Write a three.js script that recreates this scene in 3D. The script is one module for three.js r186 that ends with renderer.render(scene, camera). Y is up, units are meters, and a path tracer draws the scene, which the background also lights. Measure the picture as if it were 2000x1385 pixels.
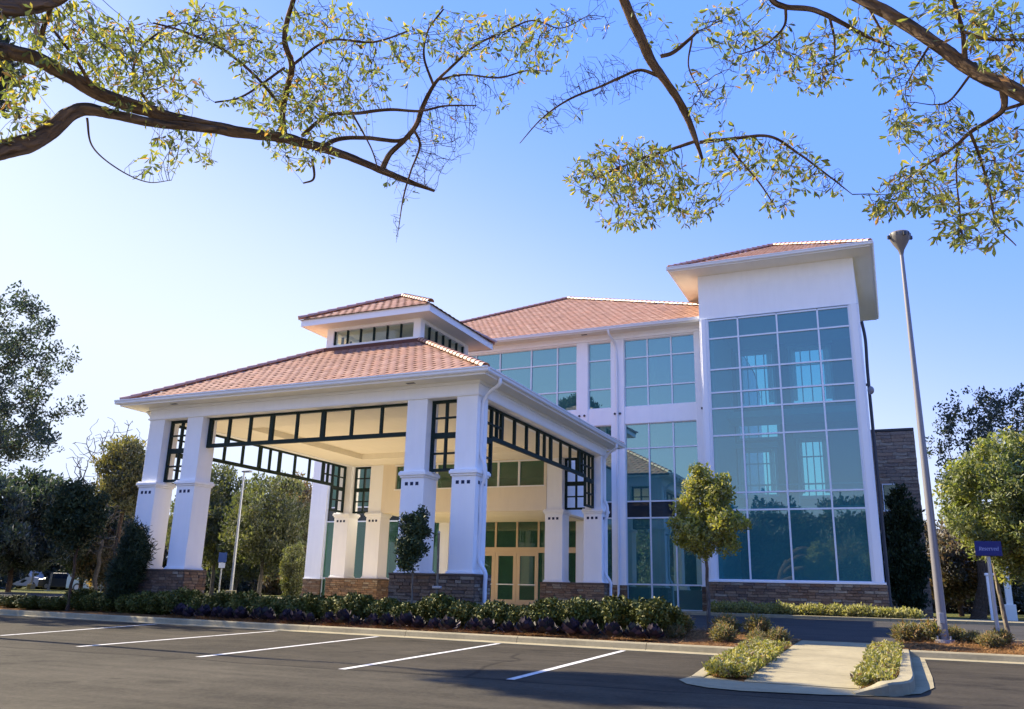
import * as THREE from 'three';
import { mergeGeometries } from 'three/addons/utils/BufferGeometryUtils.js';
import { RoundedBoxGeometry } from 'three/addons/geometries/RoundedBoxGeometry.js';

// ---------------------------------------------------------------- camera, sky, sun, exposure
const scene = new THREE.Scene();
const EYE = 1.07, YAW = 0.4257, PITCH = 0.2777, ROLL = 0.0259;
const camera = new THREE.PerspectiveCamera(45.8, 1024 / 709, 0.1, 1500);
camera.position.set(0, EYE, 0);
camera.rotation.order = 'YXZ';
camera.rotation.set(PITCH, YAW, ROLL);
camera.updateMatrixWorld(true);
const renderer = new THREE.WebGLRenderer({ antialias: true });
renderer.setSize(1024, 709);
renderer.toneMapping = THREE.LinearToneMapping;
renderer.toneMappingExposure = 3.4;
renderer.shadowMap.enabled = true;

const SUN = new THREE.Vector3(-1.34, 1, -0.075).normalize();
function makeSky() {
  const W = 1024, H = 512, data = new Float32Array(W * H * 4), d = new THREE.Vector3();
  const blue = [0.135, 0.308, 0.96], pale = [0.60, 0.68, 0.87], K = 1.52 / 3.4;
  for (let j = 0; j < H; j++) for (let i = 0; i < W; i++) {
    const ph = ((j + 0.5) / H - 0.5) * Math.PI, th = ((i + 0.5) / W - 0.5) * 2 * Math.PI;
    d.set(Math.cos(ph) * Math.cos(th), Math.sin(ph), Math.cos(ph) * Math.sin(th));
    const e = Math.max(0, d.y), ang = Math.acos(THREE.MathUtils.clamp(d.dot(SUN), -1, 1));
    const flat = Math.hypot(d.x, d.z) || 1, side = (d.x * SUN.x + d.z * SUN.z) / flat / Math.hypot(SUN.x, SUN.z);
    const aur = 0.5 * Math.exp(-Math.pow(ang / 0.3, 2)), aureole = [aur, aur * 0.97, aur * 0.90];
    const w = Math.min(1, 0.5 * Math.pow(1 - e, 7) + 1 / (1 + Math.exp(-(2.1 - 11.5 * e + 4.4 * side))));
    const k = (j * W + i) * 4;
    for (let c = 0; c < 3; c++) data[k + c] = (blue[c] + (pale[c] - blue[c]) * w + aureole[c]) * K;
    data[k + 3] = 1;
  }
  const t = new THREE.DataTexture(data, W, H, THREE.RGBAFormat, THREE.FloatType);
  t.mapping = THREE.EquirectangularReflectionMapping; t.magFilter = THREE.LinearFilter; t.minFilter = THREE.LinearFilter; t.needsUpdate = true;
  return t;
}
const skyTexture = makeSky();
scene.background = skyTexture;
scene.environment = skyTexture;

const sun = new THREE.DirectionalLight(new THREE.Color(1, 0.86, 0.62), 3.9);
sun.position.copy(SUN).multiplyScalar(90).add(new THREE.Vector3(-10, 0, -22));
sun.target.position.set(-10, 0, -22);
sun.castShadow = true;
sun.shadow.mapSize.set(4096, 4096);
Object.assign(sun.shadow.camera, { left: -60, right: 60, top: 60, bottom: -60, near: 1, far: 220 });
scene.add(sun, sun.target);

// ---------------------------------------------------------------- small helpers
function rngOf(seed) { let a = seed >>> 0; return () => { a = (a + 0x6D2B79F5) | 0; let t = Math.imul(a ^ (a >>> 15), 1 | a); t = (t + Math.imul(t ^ (t >>> 7), 61 | t)) ^ t; return ((t ^ (t >>> 14)) >>> 0) / 4294967296; }; }
const V = (x, y, z) => new THREE.Vector3(x, y, z);
const lerp = (a, b, t) => a + (b - a) * t, clamp = THREE.MathUtils.clamp;
const used = {};
const numbered = (n) => { used[n] = (used[n] || 0) + 1; return used[n] === 1 ? n : n + '_' + String(used[n] - 1).padStart(3, '0'); };
function thing(name, label, category, pos = [0, 0, 0], group, turn = 0) {
  const o = new THREE.Group(); o.name = numbered(name); o.position.set(...pos); o.rotation.y = turn;
  o.userData = { label, category }; if (group) o.userData.group = group;
  scene.add(o); return o;
}
function addMesh(parent, name, geo, mat) {
  const m = new THREE.Mesh(geo, mat); m.name = name; m.castShadow = m.receiveShadow = true; parent.add(m); return m;
}
function structure(name, geo, mat) { const m = addMesh(scene, numbered(name), geo, mat); m.userData.kind = 'structure'; return m; }
const part = (parent, name) => { const g = new THREE.Group(); g.name = name; parent.add(g); return g; };
// direction of a picture position (2000 x 1385 reference grid) and points at a distance along it
function rayOf(x, y) {
  const f = 1639.2;
  return V((x - 1000) / f, (692.5 - y) / f, -1).applyQuaternion(camera.quaternion).normalize();
}
const at = (x, y, dist) => rayOf(x, y).multiplyScalar(dist).add(camera.position);
const onZ = (x, y, z) => { const d = rayOf(x, y); return d.multiplyScalar(z / d.z).add(camera.position); };
const onY = (x, y, Y) => { const d = rayOf(x, y); return d.multiplyScalar((Y - EYE) / d.y).add(camera.position); };
// a box with uv in metres
function boxGeo(x0, x1, y0, y1, z0, z1) {
  const g = new THREE.BoxGeometry(Math.abs(x1 - x0), Math.abs(y1 - y0), Math.abs(z1 - z0));
  g.translate((x0 + x1) / 2, (y0 + y1) / 2, (z0 + z1) / 2); metric(g); return g;
}
function metric(g) {   // box-projected uv in metres
  const p = g.attributes.position, n = g.attributes.normal, uv = new Float32Array(p.count * 2);
  for (let i = 0; i < p.count; i++) {
    const ax = Math.abs(n.getX(i)), ay = Math.abs(n.getY(i)), az = Math.abs(n.getZ(i));
    let u, v; if (ay >= ax && ay >= az) { u = p.getX(i); v = p.getZ(i); } else if (ax >= az) { u = p.getZ(i); v = p.getY(i); } else { u = p.getX(i); v = p.getY(i); }
    uv[i * 2] = u; uv[i * 2 + 1] = v;
  }
  g.setAttribute('uv', new THREE.BufferAttribute(uv, 2)); return g;
}
const box = (parent, name, mat, x0, x1, y0, y1, z0, z1) => addMesh(parent, name, boxGeo(x0, x1, y0, y1, z0, z1), mat);
function rbox(parent, name, mat, x0, x1, y0, y1, z0, z1, r = 0.015) {
  const g = new RoundedBoxGeometry(Math.abs(x1 - x0), Math.abs(y1 - y0), Math.abs(z1 - z0), 1, r);
  g.translate((x0 + x1) / 2, (y0 + y1) / 2, (z0 + z1) / 2); metric(g); return addMesh(parent, name, g, mat);
}
const clean = (g) => { const o = g.index ? g.toNonIndexed() : g; for (const k of Object.keys(o.attributes)) if (!['position', 'normal', 'uv'].includes(k)) o.deleteAttribute(k); return o; };
const merge = (list) => mergeGeometries(list.map(clean), false);
// swept tube through points with radii
function tubeGeo(pts, rad, sides = 6, wob = 0, rng = Math.random) {
  const pos = [], nor = [], uv = [], idx = []; let up = V(0, 1, 0), len = 0; const n = pts.length;
  const N = V(), B = V(), T = V();
  for (let i = 0; i < n; i++) {
    T.copy(pts[Math.min(n - 1, i + 1)]).sub(pts[Math.max(0, i - 1)]).normalize();
    if (i === 0) { up = Math.abs(T.y) > 0.9 ? V(1, 0, 0) : V(0, 1, 0); }
    B.crossVectors(T, up).normalize(); N.crossVectors(B, T).normalize(); up = N.clone();
    if (i) len += pts[i].distanceTo(pts[i - 1]);
    for (let s = 0; s <= sides; s++) {
      const a = (s / sides) * Math.PI * 2, ca = (s % sides) / sides, r = rad[i] * (1 + (wob ? wob * (2.2 * (fbm(ca * 4 + 64, len * 5 + 64, 4, 17, 2) - 0.5) + 1.4 * (vnoise(ca * 9, len * 16 + 300, 9, 19) - 0.5)) : 0));
      const dx = Math.cos(a), dy = Math.sin(a);
      nor.push(N.x * dx + B.x * dy, N.y * dx + B.y * dy, N.z * dx + B.z * dy);
      pos.push(pts[i].x + (N.x * dx + B.x * dy) * r, pts[i].y + (N.y * dx + B.y * dy) * r, pts[i].z + (N.z * dx + B.z * dy) * r);
      uv.push((s / sides) * 2 * Math.PI * rad[i], len);
    }
  }
  for (let i = 0; i < n - 1; i++) for (let s = 0; s < sides; s++) { const a = i * (sides + 1) + s, b = a + sides + 1; idx.push(a, a + 1, b, b, a + 1, b + 1); }
  const g = new THREE.BufferGeometry();
  g.setAttribute('position', new THREE.Float32BufferAttribute(pos, 3)); g.setAttribute('normal', new THREE.Float32BufferAttribute(nor, 3));
  g.setAttribute('uv', new THREE.Float32BufferAttribute(uv, 2)); g.setIndex(idx); return g;
}
const smoothPath = (pts, n) => new THREE.CatmullRomCurve3(pts, false, 'centripetal').getPoints(n);
// flat polygon sheet (x,z outline) at a height given by a function, uv in metres
function sheetGeo(outline, height, cell = 0) {
  const s = new THREE.Shape(outline.map(([x, z]) => new THREE.Vector2(x, -z))); const g = new THREE.ShapeGeometry(s); g.rotateX(-Math.PI / 2);
  const p = g.attributes.position, uv = [];
  for (let i = 0; i < p.count; i++) { p.setY(i, typeof height === 'function' ? height(p.getX(i), p.getZ(i)) : height); uv.push(p.getX(i), p.getZ(i)); }
  g.setAttribute('uv', new THREE.Float32BufferAttribute(uv, 2)); g.computeVertexNormals(); return g;
}
function gridGeo(x0, x1, z0, z1, nx, nz, height) {
  const pos = [], uv = [], idx = [];
  for (let j = 0; j <= nz; j++) for (let i = 0; i <= nx; i++) { const x = lerp(x0, x1, i / nx), z = lerp(z0, z1, j / nz); pos.push(x, height(x, z), z); uv.push(x, z); }
  for (let j = 0; j < nz; j++) for (let i = 0; i < nx; i++) { const a = j * (nx + 1) + i, b = a + nx + 1; idx.push(a, b, a + 1, a + 1, b, b + 1); }
  const g = new THREE.BufferGeometry(); g.setAttribute('position', new THREE.Float32BufferAttribute(pos, 3)); g.setAttribute('uv', new THREE.Float32BufferAttribute(uv, 2));
  g.setIndex(z1 > z0 ? idx : idx.reverse()); g.computeVertexNormals(); return g;
}
// ---------------------------------------------------------------- textures
const hash = (x, y, s) => { let h = Math.imul(x | 0, 374761393) ^ Math.imul(y | 0, 668265263) ^ Math.imul(s | 0, 2147483647 ^ 0x51ed27); h = Math.imul(h ^ (h >>> 13), 1274126177); return ((h ^ (h >>> 16)) >>> 0) / 4294967296; };
function vnoise(x, y, per, s) {
  const xi = Math.floor(x), yi = Math.floor(y), fx = x - xi, fy = y - yi, u = fx * fx * (3 - 2 * fx), v = fy * fy * (3 - 2 * fy);
  const m = (a) => ((a % per) + per) % per;
  return lerp(lerp(hash(m(xi), m(yi), s), hash(m(xi + 1), m(yi), s), u), lerp(hash(m(xi), m(yi + 1), s), hash(m(xi + 1), m(yi + 1), s), u), v);
}
const fbm = (x, y, per, s, o = 4) => { let a = 0.5, t = 0, q = 1; for (let i = 0; i < o; i++) { t += a * vnoise(x * q, y * q, per * q, s + i); a *= 0.5; q *= 2; } return t / (1 - Math.pow(0.5, o)); };
function texture(n, repeat, fn, srgb = true) {   // fn(u,v) -> [r,g,b] 0..1 (linear when srgb), tiles over one repeat
  const data = new Uint8Array(n * n * 4);
  for (let j = 0; j < n; j++) for (let i = 0; i < n; i++) {
    const c = fn(i / n, j / n), k = (j * n + i) * 4;
    for (let q = 0; q < 3; q++) { let v = clamp(c[q], 0, 1); if (srgb) v = v <= 0.0031308 ? v * 12.92 : 1.055 * Math.pow(v, 1 / 2.4) - 0.055; data[k + q] = Math.round(v * 255); }
    data[k + 3] = 255;
  }
  const t = new THREE.DataTexture(data, n, n, THREE.RGBAFormat); t.wrapS = t.wrapT = THREE.RepeatWrapping; t.magFilter = THREE.LinearFilter; t.minFilter = THREE.LinearMipmapLinearFilter; t.generateMipmaps = true;
  if (srgb) t.colorSpace = THREE.SRGBColorSpace; t.repeat.set(1 / repeat, 1 / repeat); t.needsUpdate = true; return t;
}
const grey = (v) => [v, v, v];
const T = {};
T.fine = texture(256, 0.5, (u, v) => grey(0.5 + 0.9 * (fbm(u * 32, v * 32, 32, 3, 3) - 0.5)), false);
T.grit = texture(512, 1.1, (u, v) => grey(0.45 + 0.55 * (hash(Math.floor(u * 512), Math.floor(v * 512), 9) - 0.5) + 0.6 * (fbm(u * 64, v * 64, 64, 5, 3) - 0.5)), false);
T.stucco = texture(512, 5, (u, v) => { const n = fbm(u * 6, v * 6, 6, 11, 5), m = fbm(u * 40, v * 3, 40, 13, 3); const k = 1 + 0.07 * (n - 0.5) + 0.05 * (m - 0.5); return [k, k, k * 0.995].map((q) => q * 0.93); });
T.concrete = texture(512, 3.1, (u, v) => { const n = fbm(u * 5, v * 5, 5, 21, 5), m = fbm(u * 60, v * 60, 60, 22, 2), st = fbm(u * 11, v * 11, 11, 23, 4); const k = 0.78 + 0.34 * (n - 0.5) + 0.16 * (m - 0.5) - 0.25 * Math.max(0, st - 0.62); return [k, k * 0.985, k * 0.95]; });
T.bark = texture(256, 0.55, (u, v) => { const n = fbm(u * 14, v * 4, 4, 31, 4), r = Math.abs(fbm(u * 10, v * 3, 3, 33, 3) - 0.5) * 2; const k = 0.45 + 0.5 * n - 0.35 * (1 - r); return [k, k * 0.95, k * 0.9]; });
T.barkBump = texture(256, 0.55, (u, v) => { const n = fbm(u * 14, v * 4, 4, 31, 4), r = Math.abs(fbm(u * 10, v * 3, 3, 33, 3) - 0.5) * 2; return grey(n * 0.5 + r * 0.7); }, false);
T.stone = texture(256, 0.9, (u, v) => { const n = fbm(u * 7, v * 12, 84, 41, 5), m = fbm(u * 40, v * 40, 40, 43, 2); const k = 0.7 + 0.7 * (n - 0.5) + 0.3 * (m - 0.5); return [k, k * (0.95 + 0.08 * n), k * 0.92]; });
T.mulch = texture(512, 1.6, (u, v) => { const a = fbm(u * 30, v * 9, 9, 51, 4), b = fbm(u * 8, v * 40, 8, 53, 4), m = Math.max(a, b), n = fbm(u * 5, v * 5, 5, 55, 3); const k = Math.pow(m, 1.8) * (0.7 + 0.7 * n); return [k * 0.56, k * 0.30, k * 0.12]; });
T.grass = texture(512, 6, (u, v) => { const n = fbm(u * 9, v * 9, 9, 61, 5), m = fbm(u * 80, v * 80, 80, 63, 2); const k = 0.5 + 0.5 * n + 0.5 * (m - 0.5); return [k * 0.13, k * 0.135, k * 0.04]; });
T.tile = texture(256, 1.3, (u, v) => { const n = fbm(u * 5, v * 5, 5, 71, 4), m = fbm(u * 50, v * 50, 50, 73, 2); const k = 0.85 + 0.4 * (n - 0.5) + 0.25 * (m - 0.5); return [k, k * 0.97, k * 0.94]; });
T.paint = texture(512, 2.3, (u, v) => { const n = fbm(u * 30, v * 30, 30, 101, 4), m = fbm(u * 4, v * 4, 4, 103, 4), q = clamp((n * 0.75 + m * 0.55 - 0.36) * 6, 0, 1), k = 0.55 + 0.2 * (n - 0.5); return [lerp(0.06, k, q), lerp(0.054, k * 0.98, q), lerp(0.045, k * 0.93, q)]; });
// ---------------------------------------------------------------- materials
const lin = (r, g, b) => new THREE.Color().setRGB(r, g, b);
const std = (o) => new THREE.MeshPhysicalMaterial({ specularIntensity: (o.roughness ?? 1) > 0.7 ? 0.22 : (o.roughness ?? 1) > 0.5 ? 0.5 : 1, ...o });
const M = {};
M.white = std({ color: lin(1.0, 1.0, 1.0), map: T.stucco, roughness: 0.85, bumpMap: T.fine, bumpScale: 0.003 });
M.trim = std({ color: lin(0.86, 0.86, 0.86), roughness: 0.45, bumpMap: T.fine, bumpScale: 0.0006 });
M.gutter = std({ color: lin(0.78, 0.79, 0.81), roughness: 0.32 });
M.soffit = std({ color: lin(0.94, 0.90, 0.78), map: T.stucco, roughness: 0.8 });
M.cream = std({ color: lin(0.96, 0.89, 0.74), map: T.stucco, roughness: 0.9, bumpMap: T.fine, bumpScale: 0.002 });
M.beige = std({ color: lin(0.86, 0.76, 0.60), map: T.stucco, roughness: 0.9, bumpMap: T.fine, bumpScale: 0.003 });
M.green = std({ color: lin(0.009, 0.024, 0.021), roughness: 0.6 });
M.darkInset = std({ color: lin(0.015, 0.025, 0.07), roughness: 0.6 });
M.alu = std({ color: lin(0.72, 0.76, 0.80), roughness: 0.38, metalness: 0.15 });
M.almond = std({ color: lin(0.66, 0.50, 0.32), roughness: 0.4 });
M.glass = new THREE.MeshPhysicalMaterial({ color: lin(0.13, 0.46, 0.46), roughness: 0.0, metalness: 0.56, transmission: 1, thickness: 0, ior: 2.6 });
M.towerGlass = new THREE.MeshPhysicalMaterial({ color: lin(0.14, 0.50, 0.53), roughness: 0.0, metalness: 0.34, transmission: 1, thickness: 0, ior: 2.0 });
M.greenGlass = new THREE.MeshPhysicalMaterial({ color: lin(0.20, 0.48, 0.34), roughness: 0.0, metalness: 0.16, transmission: 1, thickness: 0, ior: 1.6 });
M.clearGlass = new THREE.MeshPhysicalMaterial({ color: lin(0.80, 0.90, 0.82), roughness: 0.0, metalness: 0.12, transmission: 1, thickness: 0, ior: 1.6 });
M.inside = std({ color: lin(0.55, 0.53, 0.48), roughness: 0.95 });
M.insideFloor = std({ color: lin(0.30, 0.25, 0.20), roughness: 0.7 });
M.drape = new THREE.MeshPhysicalMaterial({ color: lin(0.82, 0.82, 0.76), roughness: 0.95, transmission: 0.65, thickness: 0 });
M.blackMetal = std({ color: lin(0.03, 0.03, 0.035), roughness: 0.4 });
M.galv = std({ color: lin(0.40, 0.41, 0.43), roughness: 0.42, metalness: 0.55 });
M.lampGrey = std({ color: lin(0.22, 0.21, 0.22), roughness: 0.38, metalness: 0.25 });
M.taupe = std({ color: lin(0.15, 0.135, 0.125), roughness: 0.5 });
M.concrete = std({ color: lin(0.37, 0.325, 0.21), map: T.concrete, roughness: 0.88, bumpMap: T.grit, bumpScale: 0.004 });
M.court = std({ color: lin(0.66, 0.58, 0.44), map: T.concrete, roughness: 0.88, bumpMap: T.grit, bumpScale: 0.004 });
M.forecourt = std({ color: lin(0.60, 0.56, 0.47), map: T.concrete, roughness: 0.88, bumpMap: T.grit, bumpScale: 0.004 });
M.kerb = std({ color: lin(0.39, 0.345, 0.23), map: T.concrete, roughness: 0.88, bumpMap: T.grit, bumpScale: 0.004 });
M.paint = std({ color: lin(1, 1, 1), map: T.paint, roughness: 0.75, bumpMap: T.grit, bumpScale: 0.003 });
M.mulch = std({ color: lin(0.95, 0.95, 0.95), map: T.mulch, roughness: 1, bumpMap: T.grit, bumpScale: 0.03 });
M.grass = std({ color: lin(1, 1, 1), map: T.grass, roughness: 1, bumpMap: T.grit, bumpScale: 0.03 });
M.bark = std({ color: lin(0.26, 0.185, 0.13), map: T.bark, roughness: 0.95, bumpMap: T.barkBump, bumpScale: 0.06 });
M.barkPale = std({ color: lin(0.44, 0.39, 0.31), map: T.bark, roughness: 0.95, bumpMap: T.barkBump, bumpScale: 0.01 });
M.barkGrey = std({ color: lin(0.27, 0.25, 0.23), map: T.bark, roughness: 0.95, bumpMap: T.barkBump, bumpScale: 0.012 });
M.underlay = std({ color: lin(0.14, 0.065, 0.05), roughness: 0.95 });
const tileCols = [[0.345, 0.205, 0.155], [0.32, 0.185, 0.138], [0.375, 0.23, 0.178], [0.335, 0.195, 0.146], [0.29, 0.168, 0.127], [0.36, 0.20, 0.145]];
M.tiles = tileCols.map((c) => std({ color: lin(...c), map: T.tile, roughness: 0.75, bumpMap: T.fine, bumpScale: 0.002 }));
M.tileField = std({ color: lin(1, 1, 1), map: T.tile, roughness: 0.75 });
M.ridge = std({ color: lin(0.52, 0.30, 0.225), map: T.tile, roughness: 0.42 });
const stoneCols = [[0.30, 0.195, 0.135], [0.25, 0.17, 0.125], [0.37, 0.255, 0.175], [0.21, 0.155, 0.13], [0.32, 0.235, 0.175], [0.29, 0.18, 0.12], [0.42, 0.35, 0.28], [0.36, 0.24, 0.17]];
M.stones = stoneCols.map((c) => std({ color: lin(...c), map: T.stone, roughness: 0.9, bumpMap: T.fine, bumpScale: 0.006 }));
M.bricks = [[0.46, 0.34, 0.27], [0.40, 0.30, 0.25], [0.52, 0.41, 0.33], [0.36, 0.28, 0.24], [0.48, 0.33, 0.25]].map((c) => std({ color: lin(...c), map: T.stone, roughness: 0.9, bumpMap: T.fine, bumpScale: 0.006 }));
M.mortar = std({ color: lin(0.15, 0.125, 0.105), map: T.concrete, roughness: 0.95 });
// asphalt of the car park: one colour map for the whole sheet with its patches, seam, crack and drips
const LOT = { x0: -42, x1: 22, z0: -20, z1: 12 };
function lotTexture() {
  const w = 2048, h = 1024, data = new Uint8Array(w * h * 4), rng = rngOf(77);
  const seam = (x) => -10.45 - 0.035 * (x + 6) + 0.05 * Math.sin(x * 1.3) + 0.03 * Math.sin(x * 4.1);
  const crack = [[-5.35, -10.6], [-5.5, -11.2], [-5.85, -12.2], [-6.0, -13.0], [-5.95, -13.8], [-6.35, -14.3], [-6.6, -15.2]];
  const crack2 = [[-6.0, -13.6], [-5.5, -13.9], [-5.2, -14.0]];
  const spots = []; for (let i = 0; i < 190; i++) spots.push([lerp(-34, 6, rng()), lerp(-18, -7, rng()), 0.05 + 0.22 * rng() * rng(), rng()]);
  const segD = (px, pz, list) => { let b = 9; for (let i = 0; i < list.length - 1; i++) { const [ax, az] = list[i], [bx, bz] = list[i + 1], dx = bx - ax, dz = bz - az, t = clamp(((px - ax) * dx + (pz - az) * dz) / (dx * dx + dz * dz), 0, 1); b = Math.min(b, Math.hypot(px - ax - t * dx, pz - az - t * dz)); } return b; };
  const cellsOf = {}; spots.forEach((q) => { for (let a = -1; a <= 1; a++) for (let b = -1; b <= 1; b++) { const key = (Math.floor(q[0]) + a) * 100 + Math.floor(q[1]) + b; (cellsOf[key] = cellsOf[key] || []).push(q); } });
  for (let j = 0; j < h; j++) for (let i = 0; i < w; i++) {
    const x = lerp(LOT.x0, LOT.x1, (i + 0.5) / w), z = lerp(LOT.z0, LOT.z1, (j + 0.5) / h);
    const a = fbm(x * 0.35 + 50, z * 0.35 + 50, 4096, 81, 4), b = fbm(x * 2.2 + 90, z * 2.2 + 90, 4096, 83, 3), sp = hash(i, j, 85), streak = fbm(x * 0.5 + 9, z * 5 + 9, 4096, 87, 3);
    let k = 0.048 * (1 + 0.8 * (a - 0.5) + 0.5 * (b - 0.5) + 0.42 * (sp - 0.5) + 0.55 * (streak - 0.5)), warm = 1;
    if (z < seam(x)) { k *= 0.80; warm = 1.02; }
    const ds = Math.abs(z - seam(x)); if (ds < 0.05) k *= 0.45;
    if (x > -8 && x < -4.5 && z < -10 && z > -16) { const dc = Math.min(segD(x, z, crack), segD(x, z, crack2)) + 0.02 * (b - 0.5); if (dc < 0.035) k *= 0.5; }
    for (const [sx, sz, r, q] of cellsOf[Math.floor(x) * 100 + Math.floor(z)] || []) { const d = Math.hypot(x - sx, (z - sz)); if (d < r * 2) { const t = clamp(1.6 - d / r + (b - 0.5) * 1.6, 0, 1); k *= 1 - t * (q > 0.3 ? 0.42 : -0.25); } }
    const c = [k * 1.08 * warm, k * 0.94, k * 0.68], o = (j * w + i) * 4;
    for (let q = 0; q < 3; q++) { let v = clamp(c[q], 0, 1); v = v <= 0.0031308 ? v * 12.92 : 1.055 * Math.pow(v, 1 / 2.4) - 0.055; data[o + q] = Math.round(v * 255); }
    data[o + 3] = 255;
  }
  const t = new THREE.DataTexture(data, w, h, THREE.RGBAFormat); t.colorSpace = THREE.SRGBColorSpace; t.wrapS = t.wrapT = THREE.MirroredRepeatWrapping; t.magFilter = THREE.LinearFilter; t.minFilter = THREE.LinearMipmapLinearFilter; t.generateMipmaps = true;
  t.repeat.set(1 / (LOT.x1 - LOT.x0), 1 / (LOT.z1 - LOT.z0)); t.offset.set(-LOT.x0 / (LOT.x1 - LOT.x0), -LOT.z0 / (LOT.z1 - LOT.z0)); t.needsUpdate = true; return t;
}
M.lot = std({ color: lin(1, 1, 1), map: lotTexture(), roughness: 0.86, bumpMap: T.grit, bumpScale: 0.006 });
T.asph = texture(512, 5, (u, v) => { const n = fbm(u * 7, v * 7, 7, 91, 5), s = hash(Math.floor(u * 512), Math.floor(v * 512), 93); const k = 0.05 * (1 + 0.5 * (n - 0.5) + 0.4 * (s - 0.5)); return [k * 1.05, k, k * 0.93]; });
M.asphalt = std({ color: lin(1, 1, 1), map: T.asph, roughness: 0.88, bumpMap: T.grit, bumpScale: 0.005 });

// ---------------------------------------------------------------- the setting: ground, car park, drive lane, kerbs, walk, beds
const gutterZ = (x) => -17.6 - 0.067 * (-3.4 - x);          // front edge of the gutter along the stalls
const RKZ = -19.75;                                          // the same for the stalls right of the walk
const LANE0 = -21.7, LANE1 = -34.2;
const laneH = (z) => lerp(0.20, 0.45, clamp((LANE0 - z) / (LANE0 - LANE1), 0, 1));
const bedH = (x, z) => {
  const back = x < -2.9 ? gutterZ(x) - 0.6 : x > 0.1 ? RKZ - 0.6 : -18.4;
  let y = 0.125 + 0.03 * Math.max(0, back - z);
  if (x > -9 && x < -2.6) y += 0.17 * Math.exp(-Math.pow((z + 20.5) / 0.9, 2)) * clamp((x + 9) / 3, 0, 1);
  if (x > 0.1) y += 0.10 * Math.exp(-Math.pow((z + 22) / 0.8, 2));
  return y + 0.02 * (fbm(x * 1.7 + 60, z * 1.7 + 60, 4096, 7, 3) - 0.5);
};
const groundH = (x, z) => z > -19.6 ? -0.08 : z > -22 ? lerp(-0.08, 0.08, (-19.6 - z) / 2.4) : z > -36 ? lerp(0.08, 0.36, (-22 - z) / 14) : 0.36;
{
  const rows = [60, 10, -19.6, -22, -36, -60, -120, -300, -1200], pos = [], uv = [], idx = [];
  const cols = [-1200, -300, -90, -40, -10, 20, 60, 300, 1200];
  rows.forEach((z) => cols.forEach((x) => { pos.push(x, groundH(x, z), z); uv.push(x, z); }));
  for (let j = 0; j < rows.length - 1; j++) for (let i = 0; i < cols.length - 1; i++) { const a = j * cols.length + i, b = a + cols.length; idx.push(a, a + 1, b, a + 1, b + 1, b); }
  const g = new THREE.BufferGeometry(); g.setAttribute('position', new THREE.Float32BufferAttribute(pos, 3)); g.setAttribute('uv', new THREE.Float32BufferAttribute(uv, 2)); g.setIndex(idx); g.computeVertexNormals();
  structure('ground', g, M.grass).userData.label = 'winter grass ground around the building';
}
const lot = new THREE.Group(); lot.name = 'parking_lot'; lot.userData = { kind: 'structure', label: 'grey-brown asphalt car park in front of the building' }; scene.add(lot);
addMesh(lot, 'asphalt', sheetGeo([[-90, gutterZ(-90) + 0.02], [-2.6, gutterZ(-2.6) + 0.02], [-2.6, -17], [0.25, -17], [0.25, RKZ + 0.02], [60, RKZ + 0.02], [60, 50], [-90, 50]], 0), M.lot);
structure('forecourt', gridGeo(-70, 40, -4.2, 24, 22, 8, () => 0.006), M.forecourt).userData.label = 'pale concrete pavement on the near side of the car park';
function strip(a, b, w, y0, y1 = y0) {   // painted strip between two ground points
  const [ax, az] = a, [bx, bz] = b, l = Math.hypot(bx - ax, bz - az), nx = -(bz - az) / l * w / 2, nz = (bx - ax) / l * w / 2;
  const g = new THREE.BufferGeometry();
  g.setAttribute('position', new THREE.Float32BufferAttribute([ax + nx, y0, az + nz, bx + nx, y1, bz + nz, ax - nx, y0, az - nz, bx - nx, y1, bz - nz], 3));
  g.setAttribute('uv', new THREE.Float32BufferAttribute([0, 0, 0, l, w, 0, w, l], 2)); g.setIndex([0, 1, 2, 2, 1, 3]); g.computeVertexNormals();
  if (g.attributes.normal.getY(0) < 0) { g.setIndex([0, 2, 1, 2, 3, 1]); g.computeVertexNormals(); } return g;
}
for (const [a, b] of [[[-16.64, -12.09], [-19.2, -18.6]], [[-13.09, -10.99], [-14.74, -18.28]], [[-10.07, -10.68], [-11.54, -18.08]], [[-7.18, -10.38], [-8.24, -17.86]], [[-4.71, -10.59], [-5.31, -17.66]]])
  addMesh(lot, 'stall_line', strip(a, b, 0.115, 0.005), M.paint);

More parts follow.
